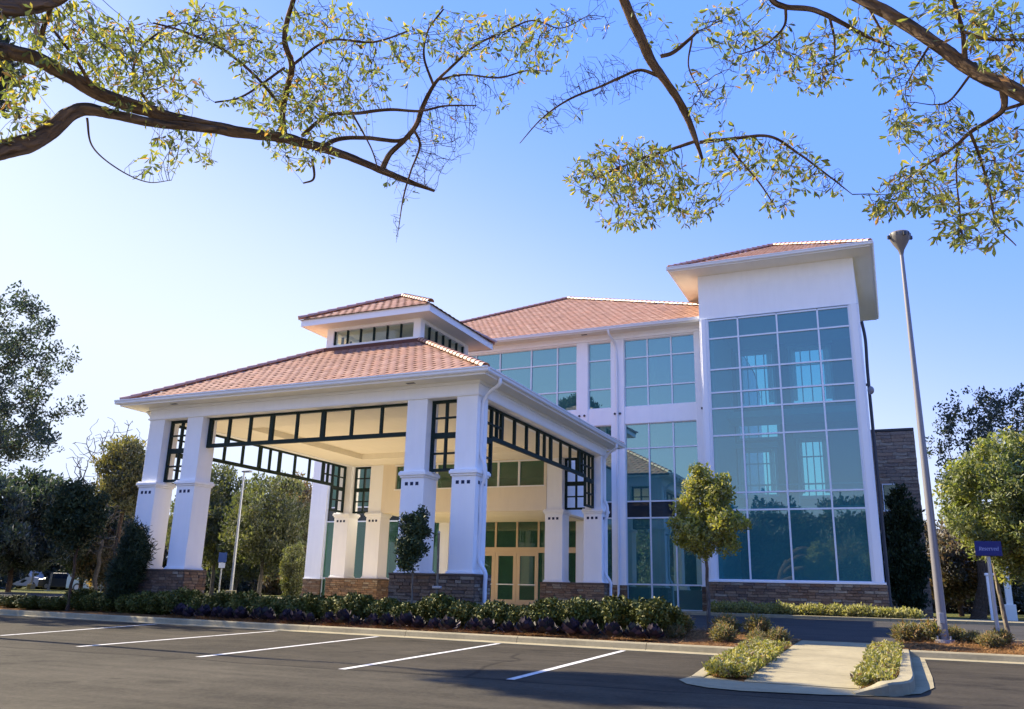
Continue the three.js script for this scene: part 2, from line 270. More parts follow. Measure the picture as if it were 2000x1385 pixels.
const kerb = new THREE.Group(); kerb.name = 'kerb'; kerb.userData = { kind: 'structure', label: 'pale concrete kerb and gutter along the planting bed' }; scene.add(kerb);
function kerbSegment(name, ax, az, bx, bz, h = 0.15, pan = 0.45, w = 0.17, y = 0) {   // gutter edge runs a -> b, kerb stands behind it
  const l = Math.hypot(bx - ax, bz - az), s = new THREE.Shape();
  s.moveTo(0, -0.1); s.lineTo(0, 0.010); s.lineTo(pan - 0.03, -0.004 + 0.012); s.lineTo(pan, 0.02); s.lineTo(pan + 0.025, h - 0.03); s.lineTo(pan + 0.05, h - 0.006); s.lineTo(pan + 0.075, h); s.lineTo(pan + w - 0.02, h); s.lineTo(pan + w, h - 0.02); s.lineTo(pan + w, -0.1);
  const g = new THREE.ExtrudeGeometry(s, { depth: l - 0.012, bevelEnabled: false, steps: 1 });
  // local x -> behind, y up, z -> along
  const dir = V(bx - ax, 0, bz - az).normalize(), back = V(dir.z, 0, -dir.x); if (back.z > 0) back.negate();
  const m = new THREE.Matrix4().makeBasis(back, V(0, 1, 0), dir); m.setPosition(ax, y, az);
  if (m.determinant() < 0) { const p = g.attributes.position; g.scale(1, 1, -1); m.makeBasis(back, V(0, 1, 0), dir.clone().negate()); m.setPosition(ax, y, az); }
  const seg = addMesh(kerb, name, metric(g), M.kerb); seg.applyMatrix4(m); return seg;
}
for (let x = -66; x < -4; x += 3.05) { const b = Math.min(x + 3.05, -3.05); kerbSegment('kerb_segment', x, gutterZ(x), b, gutterZ(b)); }
for (let x = 0.08; x < 36; x += 3.05) kerbSegment('kerb_segment', x, RKZ, x + 3.05, RKZ);
// swept kerb of the peninsula, tapering
function kerbPath(pts, hs, w) {
  const pos = [], idx = [], n = pts.length, prof = [[-w / 2, -0.05], [-w / 2, 1], [-w / 2 + 0.02, 1.0], [w / 2 - 0.02, 1.0], [w / 2, 0.85], [w / 2, -0.05]];
  for (let i = 0; i < n; i++) {
    const [x, z] = pts[i], [px, pz] = pts[Math.max(0, i - 1)], [qx, qz] = pts[Math.min(n - 1, i + 1)], l = Math.hypot(qx - px, qz - pz), nx = -(qz - pz) / l, nz = (qx - px) / l;
    for (const [o, k] of prof) pos.push(x + nx * o, k < 0 ? -0.05 : hs[i] * k, z + nz * o);
  }
  const m = prof.length; for (let i = 0; i < n - 1; i++) for (let j = 0; j < m - 1; j++) { const a = i * m + j, b = a + m; idx.push(a, a + 1, b, a + 1, b + 1, b); }
  const e = (n - 1) * m; idx.push(0, 2, 1, 0, 3, 2, 0, 4, 3, 0, 5, 4, e, e + 1, e + 2, e, e + 2, e + 3, e, e + 3, e + 4, e, e + 4, e + 5);
  const g = new THREE.BufferGeometry(); g.setAttribute('position', new THREE.Float32BufferAttribute(pos, 3)); g.setIndex(idx); const o = g.toNonIndexed(); o.computeVertexNormals(); return metric(o);
}
{
  const L = [], LH = []; for (let i = 0; i <= 10; i++) { const t = i / 10; L.push([lerp(-2.70, -3.03, t), lerp(-12.5, -18.25, t)]); LH.push(lerp(0.022, 0.15, Math.min(1, t * 1.5))); }
  addMesh(kerb, 'kerb_segment', kerbPath(L, LH, 0.17), M.kerb);
  const R = [], RH = []; const c = smoothPath([V(-0.62, 0, -11.62), V(-0.3, 0, -11.72), V(-0.1, 0, -12.1), V(-0.03, 0, -12.8), V(-0.02, 0, -15), V(-0.02, 0, -20.35)], 24);
  c.forEach((p, i) => { R.push([p.x, p.z]); RH.push(Math.min(0.16, 0.03 + i * 0.024)); });
  for (const [a, b] of [[0, 10], [10, 17], [17, 24]]) addMesh(kerb, 'kerb_segment', kerbPath(R.slice(a, b + 1), RH.slice(a, b + 1), 0.18), M.kerb);
}
// walk with its flush apron
const walkY = (z) => lerp(0.016, 0.196, clamp((-12.2 - z) / 9.6, 0, 1));
const walk = new THREE.Group(); walk.name = 'walkway'; walk.userData = { kind: 'structure', label: 'tan concrete walk running down to the car park' }; scene.add(walk);
addMesh(walk, 'apron', sheetGeo([[-2.84, -12.0], [-2.62, -11.5], [-2.3, -11.2], [-1.85, -11.08], [-0.95, -11.28], [-0.25, -11.62], [0.12, -12.2], [0.30, -13.2], [0.33, -15], [0.33, -19.9], [-0.02, -19.9], [-0.02, -12.6], [-0.4, -11.8], [-0.57, -12.7], [-2.02, -12.7], [-2.5, -12.9], [-2.8, -12.9]], 0.012), M.concrete);
for (let i = 0; i < 6; i++) {
  const z0 = -12.25 - i * 1.6, z1 = z0 - 1.588, xl0 = lerp(-2.02, -2.25, i / 6), xl1 = lerp(-2.02, -2.25, (i + 1) / 6);
  const g = new THREE.BufferGeometry(), y0 = walkY(z0) + 0.004, y1 = walkY(z1) + 0.004, b = -0.1;
  g.setAttribute('position', new THREE.Float32BufferAttribute([xl0, y0, z0, -0.57, y0, z0, -0.57, y1, z1, xl1, y1, z1, xl0, b, z0, -0.57, b, z0, -0.57, b, z1, xl1, b, z1], 3));
  g.setIndex([0, 1, 2, 0, 2, 3, 4, 5, 1, 4, 1, 0, 5, 6, 2, 5, 2, 1, 6, 7, 3, 6, 3, 2, 7, 4, 0, 7, 0, 3]); const o = g.toNonIndexed(); o.computeVertexNormals();
  addMesh(walk, 'walk_panel', metric(o), M.concrete);
}
// beds
function bedSheet(x0, x1, front, zb, n, m, hh) {
  const pos = [], uv = [], idx = [];
  for (let j = 0; j <= m; j++) for (let i = 0; i <= n; i++) { const x = lerp(x0, x1, i / n), z = lerp(front(x), zb, j / m); pos.push(x, hh(x, z), z); uv.push(x, z); }
  for (let j = 0; j < m; j++) for (let i = 0; i < n; i++) { const a = j * (n + 1) + i, b = a + n + 1; idx.push(a, a + 1, b, a + 1, b + 1, b); }
  const g = new THREE.BufferGeometry(); g.setAttribute('position', new THREE.Float32BufferAttribute(pos, 3)); g.setAttribute('uv', new THREE.Float32BufferAttribute(uv, 2)); g.setIndex(idx); g.computeVertexNormals(); return g;
}
structure('planting_bed', bedSheet(-66, -2.2, (x) => gutterZ(Math.min(x, -3)) - 0.58, LANE0, 160, 10, bedH), M.mulch).userData.label = 'pine straw bed between kerb and drive lane';
structure('planting_bed', bedSheet(-0.1, 40, () => RKZ - 0.58, LANE0 - 1.2, 80, 10, bedH), M.mulch).userData.label = 'pine straw bed right of the concrete walk';
structure('planting_bed', sheetGeo([[-2.55, -12.75], [-2.03, -12.3], [-2.27, -19.9], [-2.95, -18.6]], (x, z) => walkY(z) - 0.004), M.mulch).userData.label = 'narrow planted strip left of the walk';
structure('planting_bed', sheetGeo([[-0.56, -11.85], [-0.22, -12.1], [-0.1, -13], [-0.1, -20.4], [-0.56, -20.4]], (x, z) => walkY(z) + 0.0), M.mulch).userData.label = 'narrow planted strip right of the walk';
{
  const g = gridGeo(-90, 60, LANE0 + 0.05, LANE1, 30, 6, (x, z) => laneH(z));
  structure('drive_lane', gridGeo(-90, 60, LANE1, LANE0 + 0.05, 30, 6, (x, z) => laneH(z) + 0.004), M.asphalt).userData.label = 'asphalt drive lane passing under the portico';
}
structure('drive_court', gridGeo(-31, -9.3, LANE1 + 0.02, LANE0 - 0.25, 20, 6, (x, z) => laneH(z) + 0.012), M.court).userData.label = 'pale concrete drive court under the portico';
// pavement along the building with a raised edge, and a low kerb on the near side of the lane right of the walk
const pave = new THREE.Group(); pave.name = 'pavement'; pave.userData = { kind: 'structure', label: 'concrete pavement along the building front' }; scene.add(pave);
for (let x = -34; x < 40; x += 2.4) addMesh(pave, 'paving_slab', boxGeo(x + 0.006, x + 2.394, 0.1, 0.555, LANE1 - 4.6, LANE1), M.concrete);
for (let x = 0.2; x < 40; x += 3) addMesh(pave, 'edge_kerb', boxGeo(x, x + 2.99, 0, laneH(LANE0 - 1.2) + 0.11, LANE0 - 1.42, LANE0 - 1.22), M.kerb);
// ---------------------------------------------------------------- roofs, stone facing, glazing: builders
const unitTile = (() => {   // low rolled tile, 1 wide (x), 1 long (y up the slope), lower edge thick
  const pos = [], idx = [], n = 8, prof = (t) => 0.20 * Math.pow(Math.sin(Math.PI * clamp(t * 1.18, 0, 1)), 0.8) - (t > 0.85 ? 0.03 : 0);
  const w = 1.03, L = 1.14;
  for (let i = 0; i <= n; i++) { const x = (i / n - 0.5) * w, h = prof(i / n); pos.push(x, -0.06, h + 0.12, x, L - 0.06, h + 0.03, x, -0.06, h - 0.02); }
  for (let i = 0; i < n; i++) { const a = i * 3, b = a + 3; idx.push(a, b, a + 1, a + 1, b, b + 1, a + 2, b + 2, a, a, b + 2, b); }
  const g = new THREE.BufferGeometry(); g.setAttribute('position', new THREE.Float32BufferAttribute(pos, 3)); g.setIndex(idx); const o = g.toNonIndexed(); o.computeVertexNormals();
  const uv = []; for (let i = 0; i < o.attributes.position.count; i++) uv.push(o.attributes.position.getX(i) * 0.42, o.attributes.position.getY(i) * 0.36); o.setAttribute('uv', new THREE.Float32BufferAttribute(uv, 2)); return o;
})();
const tileSeat = [];   // shared scratch
function tiledSlope(roof, A, B, C, D, { tw = 0.33, ex = 0.31, single = 0, seed = 1, hgt = 0.095, stagger = 0.5, clipX = 1e9 }) {
  const rng = rngOf(seed), u = B.clone().sub(A), len = u.length(); u.normalize();
  const n = u.clone().cross(D.clone().sub(A)).normalize(), s = n.clone().cross(u), H = D.clone().sub(A).dot(s);
  const dl = D.clone().sub(A).dot(u), cl = C.clone().sub(A).dot(u);
  // underlay board
  const g = new THREE.BufferGeometry(), dn = n.clone().multiplyScalar(-0.03);
  let q = [A, B, C, D].map((p) => p.clone().add(dn)); { const out = []; q.forEach((p, i) => { const r = q[(i + 1) % 4]; if (p.x <= clipX) out.push(p); if ((p.x <= clipX) !== (r.x <= clipX)) out.push(p.clone().lerp(r, (clipX - p.x) / (r.x - p.x))); }); q = out; }
  const fan = []; for (let i = 1; i < q.length - 1; i++) fan.push(q[0], q[i], q[i + 1]); g.setAttribute('position', new THREE.Float32BufferAttribute(fan.flatMap((p) => p.toArray()), 3)); g.computeVertexNormals(); addMesh(roof, 'underlay', metric(g), M.underlay);
  const list = [], rows = Math.floor(H / ex);
  for (let r = 0; r <= rows; r++) {
    const v = r * ex; if (v + ex * 0.4 > H) break;
    const xl = lerp(0, dl, (v + ex * 0.5) / H), xr = lerp(len, cl, (v + ex * 0.5) / H);
    for (let x = ((r * stagger) % 1) * tw - tw; x < len; x += tw) {
      const x0 = Math.max(x, xl), x1 = Math.min(x + tw, xr); if (x1 - x0 < 0.06 || A.x + u.x * (x0 + x1) / 2 + s.x * v > clipX - 0.1) continue;
      list.push([(x0 + x1) / 2, v, x1 - x0, rng(), rng()]);
    }
  }
  const basis = (t) => {
    const m = new THREE.Matrix4().makeBasis(u.clone().multiplyScalar(t[2]), s.clone().multiplyScalar(ex), n.clone().multiplyScalar(hgt * (0.94 + 0.12 * t[4])));
    m.setPosition(A.clone().addScaledVector(u, t[0]).addScaledVector(s, t[1] + 0.012 * (t[4] - 0.5)).addScaledVector(n, -0.012 + 0.008 * t[3])); return m;
  };
  const mid = (t) => A.clone().addScaledVector(u, t[0]).addScaledVector(s, t[1]).distanceTo(camera.position);
  list.sort((a, b) => mid(a) - mid(b));
  const near = list.slice(0, single), far = list.slice(single);
  for (const t of near) { const m = addMesh(roof, 'roof_tile', unitTile, M.tiles[Math.floor(t[3] * M.tiles.length)]); m.applyMatrix4(basis(t)); }
  if (far.length) {
    const im = new THREE.InstancedMesh(unitTile, M.tileField, far.length); im.name = 'tile_field'; im.userData.kind = 'stuff'; im.castShadow = im.receiveShadow = true;
    far.forEach((t, i) => { im.setMatrixAt(i, basis(t)); const c = tileCols[Math.floor(t[3] * tileCols.length)], k = 0.9 + 0.2 * t[4]; im.setColorAt(i, lin(c[0] * k, c[1] * k, c[2] * k)); });
    roof.add(im);
  }
}
const capGeo = (() => { const g = new THREE.CylinderGeometry(0.105, 0.135, 0.42, 8, 1, true, 0, Math.PI); g.rotateY(-Math.PI / 2); const uv = g.attributes.uv; for (let i = 0; i < uv.count; i++) uv.setXY(i, uv.getX(i) * 0.4, uv.getY(i) * 0.42); return g; })();
M.ridge.side = THREE.DoubleSide;
function hipCaps(roof, P, Q, lift = 0.03, clipX = 1e9) {   // half-round caps from eave P up to Q
  const d = Q.clone().sub(P), L = d.length(); d.normalize(); const side = d.clone().cross(V(0, 1, 0)).normalize(), up = side.clone().cross(d).normalize();
  const n = Math.floor(L / 0.36);
  for (let i = 0; i < n; i++) { if (P.x + d.x * (0.2 + i * (L - 0.36) / (n - 1)) > clipX - 0.2) continue; const m = addMesh(roof, 'ridge_tile', capGeo, M.ridge); const mm = new THREE.Matrix4().makeBasis(side, d, up.clone().negate().multiplyScalar(-1)); mm.setPosition(P.clone().addScaledVector(d, 0.2 + i * (L - 0.36) / (n - 1)).addScaledVector(up, lift)); m.applyMatrix4(mm); }
}
const stoneGeos = (() => { const r = rngOf(5); return [0, 1, 2, 3].map(() => { const g = new RoundedBoxGeometry(1, 1, 1, 1, 0.07), p = g.attributes.position; for (let i = 0; i < p.count; i++) p.setZ(i, p.getZ(i) + (r() - 0.5) * 0.10); g.computeVertexNormals(); const uv = g.attributes.uv; const o = r(); for (let i = 0; i < uv.count; i++) uv.setXY(i, p.getX(i) * 0.45 + o, p.getY(i) * 0.14 + o); return g; }); })();
// stones laid in courses on a vertical face: origin o (lower left seen from outside), right vector rx, outward normal nz
function stoneFace(parent, o, rx, nz, W, H, seed, rh = 0.092, lens = [0.2, 0.44], mats = M.stones) {
  const rng = rngOf(seed), rows = Math.max(1, Math.round(H / rh)), h = H / rows;
  for (let r = 0; r < rows; r++) {
    let x = -rng() * lens[0] * 0.8;
    while (x < W - 0.02) {
      let l = lerp(lens[0], lens[1], rng()), x0 = Math.max(0, x), x1 = Math.min(W, x + l); x += l; if (W - x1 < 0.1) { x1 = W; x = W; } if (x1 - x0 < 0.05) continue;
      const pr = 0.012 + 0.03 * rng(), m = addMesh(parent, 'stone', stoneGeos[Math.floor(rng() * 4)], mats[Math.floor(rng() * mats.length)]);
      const mm = new THREE.Matrix4().makeBasis(rx.clone().multiplyScalar(x1 - x0 - 0.012), V(0, h - 0.011, 0), nz.clone().multiplyScalar(0.09));
      mm.setPosition(o.clone().addScaledVector(rx, (x0 + x1) / 2).add(V(0, (r + 0.5) * h, 0)).addScaledVector(nz, pr - 0.045)); m.applyMatrix4(mm);
    }
  }
}
const XP = V(1, 0, 0), ZP = V(0, 0, 1), ZN = V(0, 0, -1), XN = V(-1, 0, 0);
function pane(parent, mat, x0, x1, y0, y1, z) { const g = new THREE.PlaneGeometry(x1 - x0, y1 - y0); g.translate((x0 + x1) / 2, (y0 + y1) / 2, z); return addMesh(parent, 'pane', g, mat); }
function paneX(parent, mat, z0, z1, y0, y1, x) { const g = new THREE.PlaneGeometry(Math.abs(z1 - z0), y1 - y0); g.rotateY(Math.PI / 2); g.translate(x, (y0 + y1) / 2, (z0 + z1) / 2); return addMesh(parent, 'pane', g, mat); }
// glazed bay facing +Z: columns xs, rows ys (ascending)
function bay(parent, name, xs, ys, z, glass, frame, mw = 0.06, dark = []) {
  const w = part(parent, name), n = xs.length - 1, m = ys.length - 1, rng = rngOf(Math.round(xs[0] * 100 + ys[0] * 10 + 7919));
  for (let i = 0; i < n; i++) for (let j = 0; j < m; j++) { const p = pane(w, dark.includes(j) ? M.spandrelGlass : glass, xs[i], xs[i + 1], ys[j], ys[j + 1], 0); p.position.z = z; p.rotation.set(0, 0, 0); const cx = (xs[i] + xs[i + 1]) / 2, cy = (ys[j] + ys[j + 1]) / 2; p.geometry.translate(-cx, -cy, 0); p.position.set(cx, cy, z); p.rotation.set((rng() - 0.5) * 0.014, (rng() - 0.5) * 0.014, 0); }
  xs.forEach((x, i) => box(w, 'mullion', frame, i === 0 ? x : x - mw / 2, i === n ? x : x + mw / 2, ys[0], ys[m], z - 0.05, z + 0.07).scale.set(1, 1, 1));
  ys.forEach((y, j) => { for (let i = 0; i < n; i++) box(w, 'transom', frame, xs[i] + (i ? mw / 2 : 0), xs[i + 1] - (i < n - 1 ? mw / 2 : 0), y - mw * 0.5, y + mw * 0.5, z - 0.045, z + 0.055); });
  return w;
}
M.rearGlass = new THREE.MeshPhysicalMaterial({ color: lin(0.9, 0.96, 0.94), roughness: 0, transmission: 1, thickness: 0, ior: 1.5 });
M.spandrelGlass = std({ color: lin(0.03, 0.035, 0.04), roughness: 0.03, metalness: 0.0 });
function rebase(t, x, y, z) { t.children.forEach((c) => { c.position.x -= x; c.position.y -= y; c.position.z -= z; }); t.position.set(x, y, z); }
function downspout(parent, pts, r = 0.05, mat = M.gutter) { const p = smoothPath(pts, pts.length * 6); return addMesh(parent, 'downspout', tubeGeo(p, p.map(() => r), 8), mat); }
function gutterRun(parent, x0, x1, z0, z1, y, out) {   // gutter along a box edge; out = outward unit vector
  const s = new THREE.Shape(); s.moveTo(0, 0); s.lineTo(0.09, 0); s.lineTo(0.115, 0.03); s.lineTo(0.12, 0.085); s.lineTo(0.145, 0.11); s.lineTo(0.145, 0.145); s.lineTo(0.13, 0.145); s.lineTo(0.125, 0.12); s.lineTo(0, 0.12);
  const a = V(x0, y, z0), b = V(x1, y, z1), d = b.clone().sub(a), L = d.length(); d.normalize();
  const g = new THREE.ExtrudeGeometry(s, { depth: L, bevelEnabled: false }); const m = new THREE.Matrix4().makeBasis(out, V(0, 1, 0), d); m.setPosition(a);
  if (m.determinant() < 0) { m.makeBasis(out, V(0, 1, 0), d.clone().negate()); m.setPosition(b); }
  g.applyMatrix4(m); g.computeVertexNormals(); return addMesh(parent, 'gutter', metric(g), M.gutter);
}
function hipRoof(parent, x0, x1, z0, z1, y, tops, opt = {}) {   // z0 front (larger), z1 back; tops = [fl, fr, br, bl]
  const roof = part(parent, 'roof'), fl = V(x0, y, z0), fr = V(x1, y, z0), br = V(x1, y, z1), bl = V(x0, y, z1), [tfl, tfr, tbr, tbl] = tops;
  tiledSlope(roof, fl, fr, tfr, tfl, { ...opt, seed: 11 }); tiledSlope(roof, fr, br, tbr, tfr, { ...opt, single: 0, seed: 12 });
  tiledSlope(roof, br, bl, tbl, tbr, { ...opt, single: 0, seed: 13 }); tiledSlope(roof, bl, fl, tfl, tbl, { ...opt, single: 0, seed: 14 });
  for (const [p, q] of [[fl, tfl], [fr, tfr], [br, tbr]]) hipCaps(roof, p, q, 0.03, opt.clipX); return roof;
}

// ---------------------------------------------------------------- portico
const portico = thing('portico', 'white columned drive-through portico with red tile roof, dark green trellis and cupola', 'portico');
const CX = [-23.49, -21.73, -12.88, -11.18], CZ = [-21.9, -33.42], YB = 1.571, YC = 4.497, YT = 6.674;
{
  const P = portico;
  for (const cz of CZ) for (const cx of CX) {
    const c = part(P, 'column'), l = 0.39, u = 0.35;
    rbox(c, 'lower_shaft', M.white, cx - l, cx + l, YB + 0.09, YC - 0.19, cz - l, cz + l);
    rbox(c, 'upper_shaft', M.white, cx - u, cx + u, YC, YT + 0.004, cz - u, cz + u);
    rbox(c, 'foot_moulding', M.white, cx - l - 0.05, cx + l + 0.05, YB, YB + 0.05, cz - l - 0.05, cz + l + 0.05, 0.012);
    rbox(c, 'foot_moulding', M.white, cx - l - 0.025, cx + l + 0.025, YB + 0.05, YB + 0.092, cz - l - 0.025, cz + l + 0.025, 0.012);
    rbox(c, 'capital', M.white, cx - l - 0.035, cx + l + 0.035, YC - 0.19, YC - 0.13, cz - l - 0.035, cz + l + 0.035, 0.015);
    rbox(c, 'capital', M.white, cx - l - 0.075, cx + l + 0.075, YC - 0.13, YC - 0.03, cz - l - 0.075, cz + l + 0.075, 0.02);
    rbox(c, 'capital', M.white, cx - l - 0.045, cx + l + 0.045, YC - 0.03, YC + 0.008, cz - l - 0.045, cz + l + 0.045, 0.012);
    for (const k of [-1, 0, 1]) {
      box(c, 'square_inset', M.darkInset, cx - 0.02 + k * 0.18 - 0.05, cx - 0.02 + k * 0.18 + 0.05, YC - 0.42, YC - 0.32, cz + l - 0.02, cz + l + 0.006);
      if (cx > -12) box(c, 'square_inset', M.darkInset, cx + l - 0.02, cx + l + 0.006, YC - 0.42, YC - 0.32, cz + k * 0.18 - 0.05, cz + k * 0.18 + 0.05);
    }
  }
  let seed = 100;
  for (const cz of CZ) for (const [a, b] of [[0, 1], [2, 3]]) {
    const s = part(P, 'stone_base'), x0 = CX[a] - 0.52, x1 = CX[b] + 0.52, z0 = cz + 0.5, z1 = cz - 0.5, y0 = laneH(cz) - 0.02;
    box(s, 'core', M.mortar, x0, x1, y0, YB - 0.06, z1, z0);
    rbox(s, 'cap_stone', M.stones[3], x0 - 0.03, x1 + 0.03, YB - 0.06, YB - 0.001, z1 - 0.03, z0 + 0.03);
    stoneFace(s, V(x0, y0, z0), XP, ZP, x1 - x0, YB - 0.07 - y0, seed++); stoneFace(s, V(x1, y0, z0), ZN, XP, z0 - z1, YB - 0.07 - y0, seed++);
  }
  // beams and friezes round the top
  const bw = 0.37, X0 = CX[0] - bw, X1 = CX[3] + bw, Z0 = CZ[0] + bw, Z1 = CZ[1] - bw;
  box(P, 'beam', M.white, X0, X1, YT, 7.12, CZ[0] - bw, Z0); box(P, 'beam', M.white, X0, X1, YT, 7.12, Z1, CZ[1] + bw);
  box(P, 'beam', M.white, X0, CX[0] + bw, YT, 7.12, CZ[1] + bw, CZ[0] - bw); box(P, 'beam', M.white, CX[3] - bw, X1, YT, 7.12, CZ[1] + bw, CZ[0] - bw);
  box(P, 'frieze_moulding', M.trim, X0 - 0.03, X1 + 0.03, YT + 0.01, YT + 0.06, Z0, Z0 + 0.03); box(P, 'frieze_moulding', M.trim, X1, X1 + 0.03, YT + 0.01, YT + 0.06, Z1, Z0);
  box(P, 'frieze_moulding', M.trim, X0 - 0.05, X1 + 0.05, 7.03, 7.12, Z0, Z0 + 0.05); box(P, 'frieze_moulding', M.trim, X1, X1 + 0.05, 7.03, 7.12, Z1, Z0);
  // ceiling with a shallow tray
  const cx0 = CX[0] + bw, cx1 = CX[3] - bw, cz0 = CZ[0] - bw, cz1 = CZ[1] + bw;
  for (const [a, b, c, d] of [[cx0, cx1, cz0 - 1.6, cz0], [cx0, cx1, cz1, cz1 + 1.6], [cx0, cx0 + 1.6, cz1 + 1.6, cz0 - 1.6], [cx1 - 1.6, cx1, cz1 + 1.6, cz0 - 1.6]]) box(P, 'ceiling_border', M.cream, a, b, 6.70, 6.80, c, d);
  box(P, 'ceiling', M.cream, cx0 + 1.5, cx1 - 1.5, 6.93, 7.0, cz1 + 1.5, cz0 - 1.5);
  for (const [a, b, c, d] of [[cx0 + 1.58, cx1 - 1.58, cz0 - 1.62, cz0 - 1.57], [cx0 + 1.58, cx1 - 1.58, cz1 + 1.57, cz1 + 1.62], [cx0 + 1.57, cx0 + 1.62, cz1 + 1.62, cz0 - 1.62], [cx1 - 1.62, cx1 - 1.57, cz1 + 1.62, cz0 - 1.62]]) box(P, 'tray_moulding', M.cream, a, b, 6.79, 6.932, c, d);
  // cream lining on the inner faces of the beams
  box(P, 'beam_lining', M.cream, cx0, cx1, YT - 0.012, 6.7, cz0 - 0.02, cz0 - 0.002); box(P, 'beam_lining', M.cream, cx0, cx1, YT - 0.012, 6.7, cz1 + 0.002, cz1 + 0.02);
  // eave: soffit, fascia, gutters
  const ex0 = -24.60, ex1 = -10.30, ez0 = -20.87, ez1 = -34.31;
  for (const [a, b, c, d] of [[ex0, ex1, Z0 + 0.05, ez0], [X1 + 0.05, ex1, Z1, Z0 + 0.05], [ex0, X0, Z1, Z0 + 0.05], [ex0, ex1, ez1, Z1]]) box(P, 'soffit', M.soffit, a, b, 7.12, 7.17, c, d);
  box(P, 'roof_deck', M.underlay, X0, X1, 7.125, 7.2, Z1, Z0);
  box(P, 'fascia', M.trim, ex0, ex1, 7.10, 7.27, ez0, ez0 + 0.03); box(P, 'fascia', M.trim, ex1, ex1 + 0.03, 7.10, 7.27, ez1, ez0); box(P, 'fascia', M.trim, ex0 - 0.03, ex0, 7.10, 7.27, ez1, ez0);
  gutterRun(P, ex0 - 0.17, ex1 + 0.17, ez0 + 0.032, ez0 + 0.032, 7.16, ZP); gutterRun(P, ex1 + 0.032, ex1 + 0.032, ez1 - 0.1, ez0 + 0.03, 7.16, XP); gutterRun(P, ex0 - 0.032, ex0 - 0.032, ez1 - 0.1, ez0 + 0.03, 7.16, XN);
  for (const x of [-13.1, -22.6]) box(P, 'soffit_vent', M.blackMetal, x, x + 0.28, 7.112, 7.122, -21.28, -21.15);
  // roof up to the cupola
  const q = { x0: -19.56, x1: -15.36, z0: -25.61, z1: -29.5, y: 9.96 };
  const roof = hipRoof(P, ex0 - 0.02, ex1 + 0.02, ez0 + 0.02, ez1 - 0.02, 7.27, [V(q.x0, q.y, q.z0), V(q.x1, q.y, q.z0), V(q.x1, q.y, q.z1), V(q.x0, q.y, q.z1)], { single: 300 });
  for (const [a, b] of [[V(q.x0, q.y - 0.02, q.z0 + 0.06), V(q.x1 + 0.2, q.y - 0.02, q.z0 + 0.06)], [V(q.x1 + 0.06, q.y - 0.02, q.z0), V(q.x1 + 0.06, q.y - 0.02, q.z1)]]) { const dx = Math.abs(b.x - a.x) > 1; box(roof, 'flashing', M.underlay, a.x - (dx ? 0 : 0.07), b.x + (dx ? 0 : 0.07), a.y - 0.06, a.y + 0.09, dx ? a.z - 0.05 : b.z, dx ? a.z + 0.09 : a.z); }
  // cupola
  const cu = part(P, 'cupola'), y0 = 9.7, yw0 = 10.16, yw1 = 10.74, y1 = 10.86;
  for (const [x, z] of [[q.x0, q.z0], [q.x1 - 0.3, q.z0], [q.x0, q.z1 + 0.3], [q.x1 - 0.3, q.z1 + 0.3]]) box(cu, 'corner_post', M.white, x, x + 0.3, y0, y1, z - 0.3, z);
  for (const z of [q.z0, q.z1 + 0.26]) { box(cu, 'sill_wall', M.white, q.x0 + 0.3, q.x1 - 0.3, y0, yw0, z - 0.26, z - 0.004); box(cu, 'head', M.white, q.x0 + 0.3, q.x1 - 0.3, yw1, y1, z - 0.26, z - 0.004); }
  for (const x of [q.x0, q.x1 - 0.26]) { box(cu, 'sill_wall', M.white, x + 0.004, x + 0.256, y0, yw0, q.z1 + 0.3, q.z0 - 0.3); box(cu, 'head', M.white, x + 0.004, x + 0.256, yw1, y1, q.z1 + 0.3, q.z0 - 0.3); }
  for (let i = 0; i < 6; i++) {
    const xa = lerp(q.x0 + 0.3, q.x1 - 0.3, i / 6), xb = lerp(q.x0 + 0.3, q.x1 - 0.3, (i + 1) / 6), za = lerp(q.z1 + 0.3, q.z0 - 0.3, i / 6), zb = lerp(q.z1 + 0.3, q.z0 - 0.3, (i + 1) / 6);
    for (const z of [q.z0 - 0.12, q.z1 + 0.12]) { pane(cu, M.clearGlass, xa, xb, yw0, yw1, z); box(cu, 'mullion', M.green, xa - 0.025, xa + 0.025, yw0, yw1, z - 0.04, z + 0.06); }
    for (const x of [q.x1 - 0.12, q.x0 + 0.12]) { paneX(cu, M.clearGlass, za, zb, yw0, yw1, x); box(cu, 'mullion', M.green, x - 0.04, x + 0.06, yw0, yw1, za - 0.025, za + 0.025); }
  }
  box(cu, 'floor', M.soffit, q.x0 + 0.26, q.x1 - 0.26, y0, y0 + 0.06, q.z1 + 0.26, q.z0 - 0.26);
  const e = { x0: -20.32, x1: -14.62, z0: -24.92, z1: -30.29 };
  box(cu, 'soffit', M.cream, e.x0 + 0.03, e.x1 - 0.03, 10.86, 10.91, e.z1 + 0.03, e.z0 - 0.03);
  for (const [a, b, c, d] of [[e.x0, e.x1, e.z0 - 0.03, e.z0], [e.x0, e.x1, e.z1, e.z1 + 0.03], [e.x1 - 0.03, e.x1, e.z1 + 0.03, e.z0 - 0.03], [e.x0, e.x0 + 0.03, e.z1 + 0.03, e.z0 - 0.03]]) box(cu, 'fascia', M.trim, a, b, 10.83, 11.11, c, d);
  const ap = V(-17.47, 12.62, -27.6), cr = cu;
  const tops = [ap, ap, ap, ap], F = [V(e.x0 - 0.06, 11.1, e.z0 + 0.06), V(e.x1 + 0.06, 11.1, e.z0 + 0.06), V(e.x1 + 0.06, 11.1, e.z1 - 0.06), V(e.x0 - 0.06, 11.1, e.z1 - 0.06)];
  for (let i = 0; i < 4; i++) tiledSlope(cr, F[i], F[(i + 1) % 4], ap, ap, { single: i === 0 ? 60 : 0, seed: 31 + i, hgt: 0.085 });
